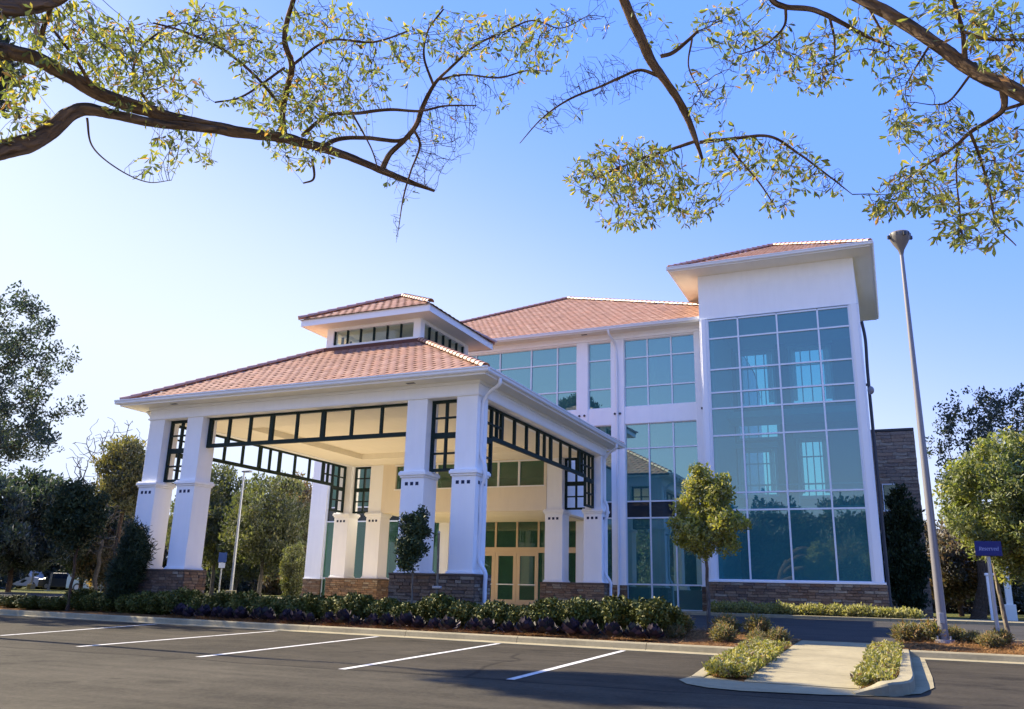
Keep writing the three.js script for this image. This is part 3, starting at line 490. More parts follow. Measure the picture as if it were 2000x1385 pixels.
  hipCaps(cr, F[0], ap); hipCaps(cr, F[1], ap); hipCaps(cr, F[2], ap);
  // dark green trellis work
  const dk = M.green, t2 = 0.05;
  function lattice(name, put, a0, a1, y0, y1, cols, thick) {   // put(name, a0,a1,y0,y1) makes one bar
    const g = part(P, name), f = 0.085, bar = (n, p, q2, r, s2) => put(g, n, p, q2, r, s2);
    bar('rail', a0, a1, y1 - f, y1); bar('rail', a0, a1, y0, y0 + f); bar('stile', a0, a0 + f, y0 + f, y1 - f); bar('stile', a1 - f, a1, y0 + f, y1 - f);
    const ym = (y0 + y1) / 2; bar('rail', a0 + f, a1 - f, ym - 0.085, ym + 0.085);
    for (const [p, q2] of [[y0 + f, ym - 0.085], [ym + 0.085, y1 - f]]) {
      for (let i = 1; i < cols; i++) { const a = lerp(a0 + f, a1 - f, i / cols); bar('bar', a - 0.035, a + 0.035, p, q2); }
      const yy = (p + q2) / 2; for (let i = 0; i < cols; i++) { const aa = lerp(a0 + f, a1 - f, i / cols) + (i ? 0.035 : 0), bb = lerp(a0 + f, a1 - f, (i + 1) / cols) - (i < cols - 1 ? 0.035 : 0); bar('bar', aa, bb, yy - 0.025, yy + 0.025); }
    }
  }
  const putX = (z) => (g, n, a, b, c, d) => box(g, n, dk, a, b, c, d, z - t2, z + t2), putZ = (x) => (g, n, a, b, c, d) => box(g, n, dk, x - t2, x + t2, c, d, a, b);
  for (const cz of CZ) for (const [a, b] of [[0, 1], [2, 3]]) lattice('trellis_panel', putX(cz), CX[a] + 0.352, CX[b] - 0.352, YC + 0.012, YT - 0.003, 2);
  function header(put, a0, a1, y0, y1, posts, thins) {
    const g = part(P, 'trellis_header');
    put(g, 'rail', a0, a1, y1 - 0.07, y1); put(g, 'rail', a0, a1, y0, y0 + 0.13);
    for (const a of posts) put(g, 'post', a - 0.075, a + 0.075, y0 + 0.13, y1 - 0.07); for (const a of thins) put(g, 'bar', a - 0.04, a + 0.04, y0 + 0.13, y1 - 0.07); return g;
  }
  const hx0 = CX[1] + 0.352, hx1 = CX[2] - 0.352, HB = 5.64, HT = YT - 0.003;
  const th = (a, b, n) => Array.from({ length: n - 1 }, (_, i) => lerp(a, b, (i + 1) / n));
  header(putX(CZ[0]), hx0, hx1, HB, HT, [hx0 + 0.075, -18.65, -16.57, hx1 - 0.075], [...th(hx0, -18.65, 3), ...th(-18.65, -16.57, 2), ...th(-16.57, hx1, 3)]);
  for (const x of [CX[0], CX[3]]) {
    const za = CZ[1] + 0.352, zb = CZ[0] - 0.352, h = 1.02;
    lattice('trellis_panel', putZ(x), za, za + h, YC + 0.012, HT, 2); lattice('trellis_panel', putZ(x), zb - h, zb, YC + 0.012, HT, 2);
    const a = za + h, b = zb - h, p = [a + 0.72, lerp(a, b, 0.5) - 0.62, lerp(a, b, 0.5) + 0.62, b - 0.72];
    const g = header(putZ(x), a, b, HB, HT, p, [a + 0.36, b - 0.36, ...th(p[0], p[1], 3), lerp(p[1], p[2], 0.5), ...th(p[2], p[3], 3)]);
    for (const [u, v] of [[a, a + 0.32], [a + 0.4, a + 0.645], [b - 0.32, b], [b - 0.645, b - 0.4]]) putZ(x)(g, 'bar', u, v, 6.1, 6.15);
  }
  // link to the building: upper wall with a window band, underside over the entrance
  const lx0 = CX[1] + 0.353, lx1 = CX[2] - 0.353, lz = -33.05, lk = part(P, 'link_wall');
  box(lk, 'wall', M.beige, lx0, lx1, YC - 0.03, 5.53, lz - 0.3, lz); box(lk, 'wall', M.beige, lx0, lx1, 6.58, 6.699, lz - 0.3, lz);
  box(lk, 'wall', M.beige, lx0, -20.68, 5.53, 6.58, lz - 0.3, lz); box(lk, 'wall', M.beige, -13.36, lx1, 5.53, 6.58, lz - 0.3, lz); 
  const wx = [-20.68, -19.6, -18.57, -17.55, -16.53, -15.52, -14.54, -13.36];
  for (let i = 0; i < 7; i++) { pane(lk, M.greenGlass, wx[i], wx[i + 1], 5.53, 6.58, lz - 0.12); if (i) box(lk, 'mullion', M.trim, wx[i] - 0.045, wx[i] + 0.045, 5.53, 6.58, lz - 0.17, lz - 0.06); }
  box(lk, 'window_sill', M.trim, -20.72, -13.32, 5.48, 5.53, lz - 0.002, lz + 0.03); box(lk, 'window_head', M.trim, -20.72, -13.32, 6.58, 6.64, lz - 0.002, lz + 0.03);
  box(P, 'link_underside', M.cream, lx0, lx1, YC - 0.03, YC + 0.1, -38.3, lz - 0.302); box(P, 'link_ceiling', M.cream, lx0, lx1, 6.62, 6.7, -38.3, lz - 0.302);
  box(P, 'link_roof', M.underlay, lx0 - 0.4, lx1 + 0.4, 7.25, 7.33, -38.3, -34.4);
  box(P, 'link_wall', M.white, lx0 - 0.3, lx0 - 0.002, YC, 7.25, -38.3, -33.9); box(P, 'link_wall', M.white, lx1 + 0.002, lx1 + 0.3, YC, 7.25, -38.3, -33.9);
  // downspouts
  const dsp = (cz, s) => { const xo = CX[3] + 0.40, zf = cz + 0.40; downspout(P, [V(ex1 + 0.09, 7.17, zf - 0.2), V(ex1 + 0.08, 7.0, zf - 0.2), V(xo + 0.2, 6.78, zf - 0.28), V(xo + 0.03, 6.55, zf - 0.3), V(xo + 0.0, 6.0, zf - 0.3), V(xo + 0.0, 4.95, zf - 0.3), V(xo + 0.13, 4.6, zf - 0.3), V(xo + 0.13, 4.25, zf - 0.3), V(xo + 0.05, 4.0, zf - 0.3), V(xo + 0.05, 3, zf - 0.3), V(xo + 0.05, 1.95, zf - 0.3), V(xo + 0.25, 1.6, zf - 0.3), V(xo + 0.25, 1.3, zf - 0.3), V(xo + 0.25, 0.3, zf - 0.3)], 0.062); };
  dsp(CZ[0]); dsp(CZ[1]);
  downspout(P, [V(ex0 + 0.12, 7.15, Z0 - 0.4), V(X0 - 0.3, 6.85, Z0 - 0.4), V(X0 - 0.05, 6.6, Z0 - 0.4), V(X0 - 0.06, 5, Z0 - 0.4), V(X0 - 0.18, 4.4, Z0 - 0.4), V(X0 - 0.1, 3.9, Z0 - 0.4), V(X0 - 0.1, 0.3, Z0 - 0.4)], 0.055);
  rebase(portico, -17.4, 0.3, -27.66);
}
// ---------------------------------------------------------------- main building
const ZM = -38.48;
const building = thing('office_building', 'white two-storey building with tall blue-green windows and a red hip roof', 'building');
{
  const B = building, z = ZM, F = 0.5, rowsU = [9.88, 10.86, 12.33, 13.24], rowsL = [0.55, 1.63, 4.6, 5.36, 7.85, 9.03];
  const bays = [[-28.3, -26.5, -24.72, -22.95], [-22.4, -21.2], [-20.6, -19.5, -18.09, -16.31, -14.87, -13.8], [-13.2, -12.02], [-11.35, -10.2, -9.03, -7.9]];
  bays.forEach((xs, i) => { bay(B, 'window', xs, rowsU, z, M.glass, M.alu, 0.065); if (i !== 2) bay(B, 'window', xs, rowsL, z, i < 2 ? M.greenGlass : M.glass, M.alu, 0.065, [2]); });
  // pilasters, band and head
  const pil = [[-29.35, -28.3], [-22.95, -22.4], [-21.2, -20.6], [-13.8, -13.2], [-12.02, -11.35], [-7.9, -7.06]];
  let seed = 300;
  for (const [a, b] of pil) {
    const p = part(B, 'pilaster'); rbox(p, 'shaft', M.white, a, b, 1.63, 13.3, z - 0.2, z + 0.2); rbox(p, 'foot_moulding', M.white, a - 0.04, b + 0.04, 1.57, 1.63, z - 0.2, z + 0.25);
    box(p, 'stone_core', M.mortar, a - 0.02, b + 0.02, 0.4, 1.57, z - 0.2, z + 0.2); stoneFace(p, V(a - 0.03, 0.45, z + 0.22), XP, ZP, b - a + 0.06, 1.1, seed++);
    if (b > -14) for (const k of [-0.13, 0.13]) { const g = new THREE.CylinderGeometry(0.055, 0.055, 0.05, 10); g.rotateX(Math.PI / 2); g.translate((a + b) / 2 + k, 9.55, z + 0.22); addMesh(p, 'bolt', g, M.blackMetal); }
  }
  for (const xs of bays) { const a = xs[0], b = xs[xs.length - 1]; rbox(B, 'band', M.white, a, b, 9.03, 9.88, z - 0.2, z + 0.14, 0.01); box(B, 'head_wall', M.white, a, b, 13.24, 13.3, z - 0.2, z + 0.14); if (a !== -20.6) box(B, 'sill', M.concrete, a, b, 0.4, 0.545, z - 0.2, z + 0.16); }
  box(B, 'frieze', M.white, -29.35, -7.06, 13.3, 13.58, z - 0.2, z + 0.24);
  box(B, 'frieze_moulding', M.trim, -29.4, -7.06, 13.44, 13.58, z + 0.24, z + 0.29);
  // entrance storefront below the link
  const ent = part(B, 'entrance'), zx = z;
  box(ent, 'wall', M.beige, -20.6, -13.8, 4.49, 9.03, z - 0.15, z + 0.1);
  const ex = [-20.6, -19.2, -18.05, -16.9, -15.76, -14.6, -13.8];
  for (let i = 0; i < ex.length - 1; i++) { pane(ent, M.greenGlass, ex[i], ex[i + 1], 3.2, 4.49, zx); }
  ex.forEach((x, i) => box(ent, 'mullion', M.almond, x - 0.05 + (i === 0 ? 0.05 : 0), x + 0.05 - (i === ex.length - 1 ? 0.05 : 0), 3.26, 4.49, zx - 0.06, zx + 0.06));
  box(ent, 'header_rail', M.almond, -20.6, -13.8, 3.0, 3.26, zx - 0.07, zx + 0.07);
  for (const [a, b] of [[-20.6, -19.2], [-15.76, -13.8]]) { pane(ent, M.greenGlass, a, b, 0.6, 3.0, zx); box(ent, 'mullion', M.almond, a === -20.6 ? a : -14.65, a === -20.6 ? a + 0.06 : -14.55, 0.56, 3.0, zx - 0.05, zx + 0.05); }
  rebase(B, -17.2, F, z);
  for (let i = 1; i < 4; i++) {   // three glazed doors, each a part of the building
    const d = part(B, 'door'), a = ex[i] + 0.006, b = ex[i + 1] - 0.006, o = (g) => { g.position.set(17.2, -F, -z); return g; }; o(d);
    box(d, 'stile', M.almond, a, a + 0.17, 0.57, 2.998, zx - 0.03, zx + 0.05); box(d, 'stile', M.almond, b - 0.17, b, 0.57, 2.998, zx - 0.03, zx + 0.05);
    box(d, 'rail', M.almond, a + 0.17, b - 0.17, 2.85, 2.998, zx - 0.03, zx + 0.05); box(d, 'rail', M.almond, a + 0.17, b - 0.17, 0.57, 0.8, zx - 0.03, zx + 0.05);
    pane(d, M.greenGlass, a + 0.17, b - 0.17, 0.8, 2.85, zx); box(d, 'push_bar', M.alu, a + 0.12, b - 0.12, 1.48, 1.53, zx + 0.07, zx + 0.11);
    box(d, 'handle_bracket', M.alu, a + 0.13, a + 0.16, 1.485, 1.525, zx + 0.05, zx + 0.07); box(d, 'handle_bracket', M.alu, b - 0.16, b - 0.13, 1.485, 1.525, zx + 0.05, zx + 0.07);
  }
  // shell and floors
  const sh = part(B, 'shell'); sh.position.set(17.2, -F, -z);
  box(sh, 'side_wall', M.white, -29.35, -29.05, 0.4, 13.58, -54, z - 0.21); box(sh, 'side_wall', M.white, -7.3, -7.06, 0.4, 13.58, -54, z - 0.21); box(sh, 'back_wall', M.white, -29.05, -7.3, 0.4, 13.58, -54, -53.7);
  box(sh, 'floor_slab', M.insideFloor, -29.05, -7.3, 0.42, 0.52, -53.7, z - 0.21); box(sh, 'floor_slab', M.inside, -29.05, -7.3, 4.7, 5.25, -53.7, z - 0.25); box(sh, 'floor_slab', M.inside, -29.05, -7.3, 9.1, 9.8, -53.7, z - 0.25); box(sh, 'ceiling', M.inside, -29.05, -7.3, 13.3, 13.56, -53.7, z - 0.21);
  box(sh, 'inner_wall', M.inside, -29.05, -7.3, 0.52, 13.3, -46.3, -46.1);
  for (const x of [-26.4, -22.7, -14.2, -10.8]) for (const y of [[0.52, 4.7], [5.25, 9.1], [9.8, 13.3]]) box(sh, 'inner_column', M.soffit, x - 0.25, x + 0.25, y[0], y[1], -41.6, -41.1);
  // eave and roof
  const e = part(B, 'eave'); e.position.copy(sh.position);
  box(e, 'soffit', M.soffit, -30.2, -7.06, 13.58, 13.63, -54.6, -37.58); box(e, 'fascia', M.trim, -30.2, -7.06, 13.56, 13.74, -37.58, -37.55);
  gutterRun(e, -30.3, -7.06, -37.548, -37.548, 13.60, ZP);
  box(e, 'soffit_vent', M.blackMetal, -13.4, -13.1, 13.575, 13.582, -37.95, -37.8);
  const ap = V(-17.2, 18.75, -46.1), rf = hipRoof(B, -30.22, -4.2, -37.5, -54.7, 13.72, [ap, ap, ap, ap], { hgt: 0.085, clipX: -7.12 }); { const h = (z) => 13.66 + Math.min(Math.max(0, (-7.12 + 4.2) / (-17.2 + 4.2)), Math.max(0, Math.min((-37.5 - z) / 8.6, (z + 54.7) / 8.6))) * 5.0, pts = [[-37.9, 13.58]]; for (let k = 0; k <= 12; k++) { const z = lerp(-37.9, -54.4, k / 12); pts.push([z, h(z)]); } pts.push([-54.4, 13.58]); const s = new THREE.Shape(pts.map(([a, b]) => new THREE.Vector2(a, b))), g = new THREE.ExtrudeGeometry(s, { depth: 0.12, bevelEnabled: false }); g.rotateY(-Math.PI / 2); g.translate(-7.15, 0, 0); addMesh(sh, 'gable_wall', metric(g), M.white); } rf.position.copy(sh.position);
  const dn = part(B, 'drainage'); dn.position.copy(sh.position);
  downspout(dn, [V(-11.9, 13.62, -37.5), V(-11.88, 13.4, -37.6), V(-11.75, 13.0, z + 0.27), V(-11.7, 12, z + 0.27), V(-11.7, 2, z + 0.27), V(-11.7, 0.6, z + 0.3)], 0.06);
}
// ---------------------------------------------------------------- glass tower
const ZT = -37.23;
const tower = thing('glass_tower', 'tall glazed tower with pale blue-white top, stone plinth and overhanging tiled roof', 'tower');
{
  const t = tower, z = ZT, xs = [-7.0, -5.65, -3.95, -2.23, -0.95], ys = [1.86, 4.77, 5.51, 8.02, 9.25, 9.98, 11.05, 12.52, 13.4];
  bay(t, 'curtain_wall', xs, ys, z, M.towerGlass, M.alu, 0.07);
  rbox(t, 'corner_post', M.trim, -7.38, -7.0, 1.86, 13.5, z - 0.35, z + 0.05); rbox(t, 'corner_post', M.trim, -0.95, -0.54, 1.86, 13.5, z - 0.35, z + 0.05); rbox(t, 'corner_post', M.trim, -0.86, -0.62, 1.86, 13.5, z + 0.05, z + 0.10);
  rbox(t, 'corner_post', M.trim, -7.3, -7.1, 1.86, 13.5, z + 0.05, z + 0.10);
  rbox(t, 'sill', M.trim, -7.45, -0.46, 1.77, 1.858, z - 0.3, z + 0.13);
  box(t, 'top_wall', M.white, -7.38, -0.82, 13.5, 15.63, z - 0.3, z + 0.04); box(t, 'top_wall', M.white, -0.82, -0.6, 13.5, 15.63, -42.65, z + 0.04); box(t, 'top_wall', M.white, -7.38, -7.1, 13.5, 15.63, -42.65, z - 0.3); box(t, 'top_wall', M.white, -7.1, -0.82, 13.5, 15.63, -42.65, -42.4);
  box(t, 'drip_edge', M.alu, -7.42, -0.55, 13.47, 13.5, z - 0.2, z + 0.075);
  const s = part(t, 'stone_plinth'); box(s, 'core', M.mortar, -7.42, -0.47, 0.4, 1.765, z - 0.3, z + 0.06); stoneFace(s, V(-7.44, 0.5, z + 0.09), XP, ZP, 7.0, 1.26, 71, 0.115, [0.25, 0.6]); stoneFace(s, V(-0.46, 0.5, z + 0.1), ZN, XP, 0.5, 1.26, 72, 0.115);
  box(t, 'side_wall', M.white, -7.05, -6.85, 0.4, 13.5, -42.65, z - 0.36); box(t, 'side_wall', M.white, -0.86, -0.6, 0.4, 13.5, -42.65, z - 0.36);
  // back wall with window openings, frames and drapes seen through the glass
  const zb = -42.4, op = [[-6.5, -4.85, 10.4, 13.1], [-3.95, -2.15, 10.4, 13.1], [-6.65, -4.8, 8.8, 9.75], [-6.65, -5.0, 6.0, 8.1], [-3.85, -2.6, 5.9, 8.5]];
  const bw = part(t, 'back_wall'), cuts = [-6.85, -0.86];
  const shape = new THREE.Shape([[-6.85, 0.4], [-0.86, 0.4], [-0.86, 13.5], [-6.85, 13.5]].map(([a, b]) => new THREE.Vector2(a, b)));
  for (const [a, b, c, d] of op) shape.holes.push(new THREE.Path([[a, c], [a, d], [b, d], [b, c]].map(([p, q]) => new THREE.Vector2(p, q))));
  const wg = new THREE.ExtrudeGeometry(shape, { depth: 0.25, bevelEnabled: false }); wg.translate(0, 0, zb - 0.25); addMesh(bw, 'wall', metric(wg), M.inside);
  for (const [a, b, c, d] of op) {
    pane(bw, M.rearGlass, a, b, c, d, zb - 0.15);
    for (const [p, q, r, w2] of [[a - 0.12, b + 0.12, d, d + 0.16], [a - 0.12, b + 0.12, c - 0.14, c], [a - 0.12, a, c, d], [b, b + 0.12, c, d]]) box(bw, 'window_frame', M.trim, p, q, r, w2, zb + 0.002, zb + 0.08);
    for (let q = 1; q < 4; q++) box(bw, 'glazing_bar', M.trim, lerp(a, b, q / 4) - 0.025, lerp(a, b, q / 4) + 0.025, c, d, zb - 0.19, zb - 0.11);
    box(bw, 'glazing_bar', M.trim, a, b, lerp(c, d, 0.72) - 0.03, lerp(c, d, 0.72) + 0.03, zb - 0.105, zb - 0.07);
    if (d > 5 && d - c > 1.5) { const pts = []; for (let i = 0; i <= 60; i++) pts.push([lerp(a, b, i / 60), zb + 0.16 + 0.05 * Math.sin(i * 1.05)]);
      const pos = [], idx = [], uv = []; pts.forEach(([x, zz], i) => { pos.push(x, c + 0.1, zz, x, d + 0.05, zz); uv.push(x, c, x, d); if (i) { const k = i * 2; if (!(i > 8 && i < 52)) idx.push(k - 2, k, k - 1, k - 1, k, k + 1); } });
      const g = new THREE.BufferGeometry(); g.setAttribute('position', new THREE.Float32BufferAttribute(pos, 3)); g.setAttribute('uv', new THREE.Float32BufferAttribute(uv, 2)); g.setIndex(idx); g.computeVertexNormals(); addMesh(bw, 'drape', g, M.drape); box(bw, 'pelmet', M.trim, a - 0.2, b + 0.2, d + 0.17, d + 0.4, zb + 0.002, zb + 0.28); }
  }
  for (const y of [4.9, 9.4]) box(t, 'floor_slab', M.soffit, -6.85, -0.86, y, y + 0.3, -42.39, -40.2);
  box(t, 'floor_slab', M.insideFloor, -6.85, -0.86, 0.45, 0.6, -42.39, z - 0.3);
  for (const y of [5.2, 9.7]) { box(t, 'handrail', M.trim, -6.85, -0.86, y + 0.95, y + 1.02, -40.27, -40.22); for (let x = -6.6; x < -1; x += 1.4) box(t, 'baluster', M.trim, x, x + 0.04, y, y + 0.95, -40.26, -40.23); }
  // eave and roof
  const e = { x0: -8.42, x1: 0.12, z0: -36.1, z1: -46.7 };
  box(t, 'soffit', M.soffit, e.x0, e.x1, 15.63, 15.68, e.z1, e.z0); box(t, 'fascia', M.trim, e.x0, e.x1, 15.61, 15.80, e.z0, e.z0 + 0.03); box(t, 'fascia', M.trim, e.x1, e.x1 + 0.03, 15.61, 15.8, e.z1, e.z0); box(t, 'fascia', M.trim, e.x0 - 0.03, e.x0, 15.61, 15.8, e.z1, e.z0);
  gutterRun(t, e.x0 - 0.15, e.x1 + 0.15, e.z0 + 0.032, e.z0 + 0.032, 15.66, ZP); gutterRun(t, e.x1 + 0.032, e.x1 + 0.032, e.z1, e.z0 + 0.03, 15.66, XP); gutterRun(t, e.x0 - 0.032, e.x0 - 0.032, e.z1, e.z0 + 0.03, 15.66, XN);
  const ap = V(-4.3, 18.35, -41.2); hipRoof(t, e.x0 - 0.03, e.x1 + 0.03, e.z0 + 0.03, e.z1 - 0.03, 15.78, [ap, ap, ap, ap], { hgt: 0.085 });
  downspout(t, [V(-0.5, 13.4, -39.6), V(-0.42, 12.6, -39.6), V(-0.45, 11, -39.6), V(-0.42, 0.5, -39.6)], 0.07, M.blackMetal);
  { const g = new THREE.SphereGeometry(0.14, 12, 8); g.scale(1, 1.3, 1); g.translate(-0.38, 9.9, -38.4); addMesh(t, 'wall_lamp', g, M.lampGrey); box(t, 'wall_lamp', M.blackMetal, -0.6, -0.45, 10.1, 10.2, -38.45, -38.35); }
  rebase(tower, -4, 0.5, z);
}
// ---------------------------------------------------------------- brick wing behind the tower
const wing = thing('brick_wing', 'brown stone-faced flat-roofed wing behind the glass tower', 'building');
{
  box(wing, 'wall', M.mortar, -1.4, 1.46, 0.35, 10.55, -62, -52.05); rbox(wing, 'coping', M.blackMetal, -1.45, 1.52, 10.55, 10.7, -62, -51.98);
  stoneFace(wing, V(-1.3, 0.4, -52), XP, ZP, 2.78, 10.12, 81, 0.2, [0.45, 0.95], M.bricks); stoneFace(wing, V(1.48, 0.4, -52), ZN, XP, 1.6, 10.12, 82, 0.3, [0.8, 1.2], M.bricks);
  const w = part(wing, 'window'); pane(w, M.greenGlass, -0.35, 0.32, 6.1, 7.5, -51.93); box(w, 'sill', M.trim, -0.45, 0.42, 6.0, 6.1, -51.95, -51.8); for (const [a, b, c, d] of [[-0.4, -0.35, 6.1, 7.5], [0.32, 0.37, 6.1, 7.5], [-0.4, 0.37, 7.5, 7.56]]) box(w, 'frame', M.trim, a, b, c, d, -51.95, -51.88);
  rebase(wing, 0, 0.35, -52);
}
// ---------------------------------------------------------------- plants: builders
const leafMat = (o = {}) => new THREE.MeshPhysicalMaterial({ color: lin(1, 1, 1), roughness: 0.9, transmission: 0.6, thickness: 0, side: THREE.DoubleSide, ...o });
M.leaf = leafMat(); M.leafFirm = std({ color: lin(1, 1, 1), roughness: 0.6, specularIntensity: 0.5, side: THREE.DoubleSide }); M.needle = std({ color: lin(1, 1, 1), roughness: 1, side: THREE.DoubleSide });
function leafShape(w = 0.34, curl = 0.1) {   // one folded leaf, 1 long along +y, broadest past the middle
  const v = [[0, 0, 0], [-w * 0.22, 0.3, 0.03], [w * 0.22, 0.3, 0.03], [-w * 0.5, 0.68, 0.06 - curl * 0.4], [w * 0.5, 0.68, 0.06 - curl * 0.4], [0, 1, -curl], [0, 0.5, -0.02], [0, 0.78, -0.03 - curl * 0.5]];
  const f = [0, 2, 6, 0, 6, 1, 2, 4, 6, 1, 6, 3, 6, 4, 7, 6, 7, 3, 7, 4, 5, 7, 5, 3], pos = []; f.forEach((i) => pos.push(...v[i]));
  const g = new THREE.BufferGeometry(); g.setAttribute('position', new THREE.Float32BufferAttribute(pos, 3)); g.computeVertexNormals(); g.setAttribute('uv', new THREE.Float32BufferAttribute(new Float32Array(pos.length / 3 * 2), 2)); return g;
}
function sprayGeo(n, seed, w, size, spread, flat = 0.5) {   // a twig end with n simple leaves
  const r = rngOf(seed), pos = [], q = new THREE.Quaternion(), e = new THREE.Euler();
  for (let i = 0; i < n; i++) {
    e.set((r() - 0.5) * 2.6, r() * 6.283, (r() - 0.5) * 2.6); q.setFromEuler(e); const o = V((r() - 0.5) * spread, (r() - 0.3) * spread * flat * 2, (r() - 0.5) * spread), s = size * (0.7 + 0.6 * r());
    const p = [V(0, 0, 0), V(-w * 0.5, 0.55, 0.06), V(w * 0.5, 0.55, 0.06), V(0, 1, -0.05)].map((a) => a.multiplyScalar(s).applyQuaternion(q).add(o));
    for (const k of [0, 2, 1, 1, 2, 3]) pos.push(p[k].x, p[k].y, p[k].z);
  }
  const g = new THREE.BufferGeometry(); g.setAttribute('position', new THREE.Float32BufferAttribute(pos, 3)); g.computeVertexNormals(); g.setAttribute('uv', new THREE.Float32BufferAttribute(new Float32Array(pos.length / 3 * 2), 2)); return g;
}
// space colonisation: limbs (polylines with radii) reach for attractors
function grow({ limbs, attractors, step = 0.3, kill = 0.45, reach = 99, iters = 70, tip = 0.008, seed = 1, wander = 0.25, expo = 2.4 }) {
  const rng = rngOf(seed), P = [], par = [], fixed = [], kids = [], last = [];
  const add = (p, pa, fr = 0) => { P.push(p); par.push(pa); fixed.push(fr); kids.push(0); if (pa >= 0) kids[pa]++; return P.length - 1; };
  for (const l of limbs) {
    let pa = l.from === undefined ? -1 : nearestOf(l.pts[0], P); const n = l.pts.length; l.ids = [];
    for (let i = 0; i < n; i++) { const id = add(l.pts[i].clone(), pa, l.rad[i]); l.ids.push(id); pa = id; }
  }
  function nearestOf(p, list) { let b = -1, bd = 1e9; for (let i = 0; i < list.length; i++) { const d = list[i].distanceToSquared(p); if (d < bd) { bd = d; b = i; } } return b; }
  const A = attractors.map((p) => ({ p, n: -1, d: 1e18 })), consider = (from) => { for (const a of A) for (let i = from; i < P.length; i++) { const d = P[i].distanceToSquared(a.p); if (d < a.d) { a.d = d; a.n = i; } } };
  consider(0); let live = A;
  for (let it = 0; it < iters && live.length; it++) {
    const pull = new Map();
    for (const a of live) { if (a.d > reach * reach) continue; const v = a.p.clone().sub(P[a.n]).normalize(); const q = pull.get(a.n); if (q) q.add(v); else pull.set(a.n, v); }
    const from = P.length;
    for (const [n, v] of pull) { if (v.lengthSq() < 1e-6) continue; v.normalize().add(V(rng() - 0.5, rng() - 0.5, rng() - 0.5).multiplyScalar(wander * 2)).normalize(); const np = P[n].clone().addScaledVector(v, step * (0.8 + 0.4 * rng())); if ((last[n] && last[n].distanceTo(np) < step * 0.45) || (!fixed[n] && kids[n] > 2) || kids[n] > 7) continue; last[n] = np; add(np, n); }
    if (P.length === from) break;
    for (const a of live) for (let i = from; i < P.length; i++) { const d = P[i].distanceToSquared(a.p); if (d < a.d) { a.d = d; a.n = i; } }
    live = live.filter((a) => a.d > kill * kill);
  }
  const R = new Float32Array(P.length), acc = new Float32Array(P.length);
  for (let i = P.length - 1; i >= 0; i--) { let r = acc[i] ? Math.pow(acc[i], 1 / expo) : tip; if (fixed[i]) r = fixed[i]; R[i] = r; const p = par[i]; if (p >= 0 && !fixed[p]) acc[p] += Math.pow(r, expo); }
  return { P, par, R, kids, fixed };
}
function woodGeo(t, limbs, minR = 0, sidesOf = (r) => (r > 0.06 ? 7 : r > 0.02 ? 5 : 3)) {
  const parts = [];
  for (const l of limbs) parts.push(clean(tubeGeo(l.pts, l.rad, Math.max(...l.rad) > 0.05 ? 10 : 6, Math.max(...l.rad) > 0.03 ? 0.12 : 0.04)));
  const pos = [], nor = [], uv = [], T1 = V(), U = V(), W = V();
  for (let i = 0; i < t.P.length; i++) {
    const p = t.par[i]; if (p < 0 || t.fixed[i]) continue; const r1 = t.R[i], r0 = Math.min(t.fixed[p] ? t.R[i] * 1.25 : t.R[p], t.R[i] * 1.6); if (r1 < minR) continue;
    const a = t.P[p], b = t.P[i]; T1.copy(b).sub(a); const L = T1.length(); T1.normalize(); U.set(T1.y, T1.z, -T1.x).cross(T1).normalize(); W.crossVectors(T1, U); const s = sidesOf(r0);
    for (let k = 0; k < s; k++) {
      const c0 = Math.cos(k / s * 6.2832), s0 = Math.sin(k / s * 6.2832), c1 = Math.cos((k + 1) / s * 6.2832), s1 = Math.sin((k + 1) / s * 6.2832);
      const q = (c, sn, base, r) => [base.x + (U.x * c + W.x * sn) * r, base.y + (U.y * c + W.y * sn) * r, base.z + (U.z * c + W.z * sn) * r], n = (c, sn) => [U.x * c + W.x * sn, U.y * c + W.y * sn, U.z * c + W.z * sn];
      const A0 = q(c0, s0, a, r0), A1 = q(c1, s1, a, r0), B0 = q(c0, s0, b, r1), B1 = q(c1, s1, b, r1), n0 = n(c0, s0), n1 = n(c1, s1);
      pos.push(...A0, ...A1, ...B0, ...B0, ...A1, ...B1); nor.push(...n0, ...n1, ...n0, ...n0, ...n1, ...n1); uv.push(0, 0, 0.1, 0, 0, L, 0, L, 0.1, 0, 0.1, L);
    }
  }
  if (pos.length) { const g = new THREE.BufferGeometry(); g.setAttribute('position', new THREE.Float32BufferAttribute(pos, 3)); g.setAttribute('normal', new THREE.Float32BufferAttribute(nor, 3)); g.setAttribute('uv', new THREE.Float32BufferAttribute(uv, 2)); parts.push(g); }
  return mergeGeometries(parts, false);
}
const pick = (rng, pal) => { let t = rng() * pal.reduce((s, p) => s + p[3], 0); for (const p of pal) { t -= p[3]; if (t <= 0) return p; } return pal[0]; };
function scatter(parent, name, geo, mat, list, pal, rng, kind = 'stuff') {   // list of [pos, scale, quaternion?]
  const im = new THREE.InstancedMesh(geo, mat, list.length); im.name = name; if (kind) im.userData.kind = kind; im.castShadow = im.receiveShadow = true;
  const m = new THREE.Matrix4(), q = new THREE.Quaternion(), e = new THREE.Euler(), s = V();
  list.forEach(([p, k, qq], i) => { if (qq) q.copy(qq); else { e.set((rng() - 0.5) * 1.6, rng() * 6.283, (rng() - 0.5) * 1.6); q.setFromEuler(e); } s.setScalar(k); m.compose(p, q, s); im.setMatrixAt(i, m); const c = pick(rng, pal), b = 0.75 + 0.5 * rng(); im.setColorAt(i, lin(c[0] * b, c[1] * b, c[2] * b)); });
  parent.add(im); return im;
}
const inBall = (rng) => { for (;;) { const x = rng() * 2 - 1, y = rng() * 2 - 1, z = rng() * 2 - 1; if (x * x + y * y + z * z < 1) return V(x, y, z); } };
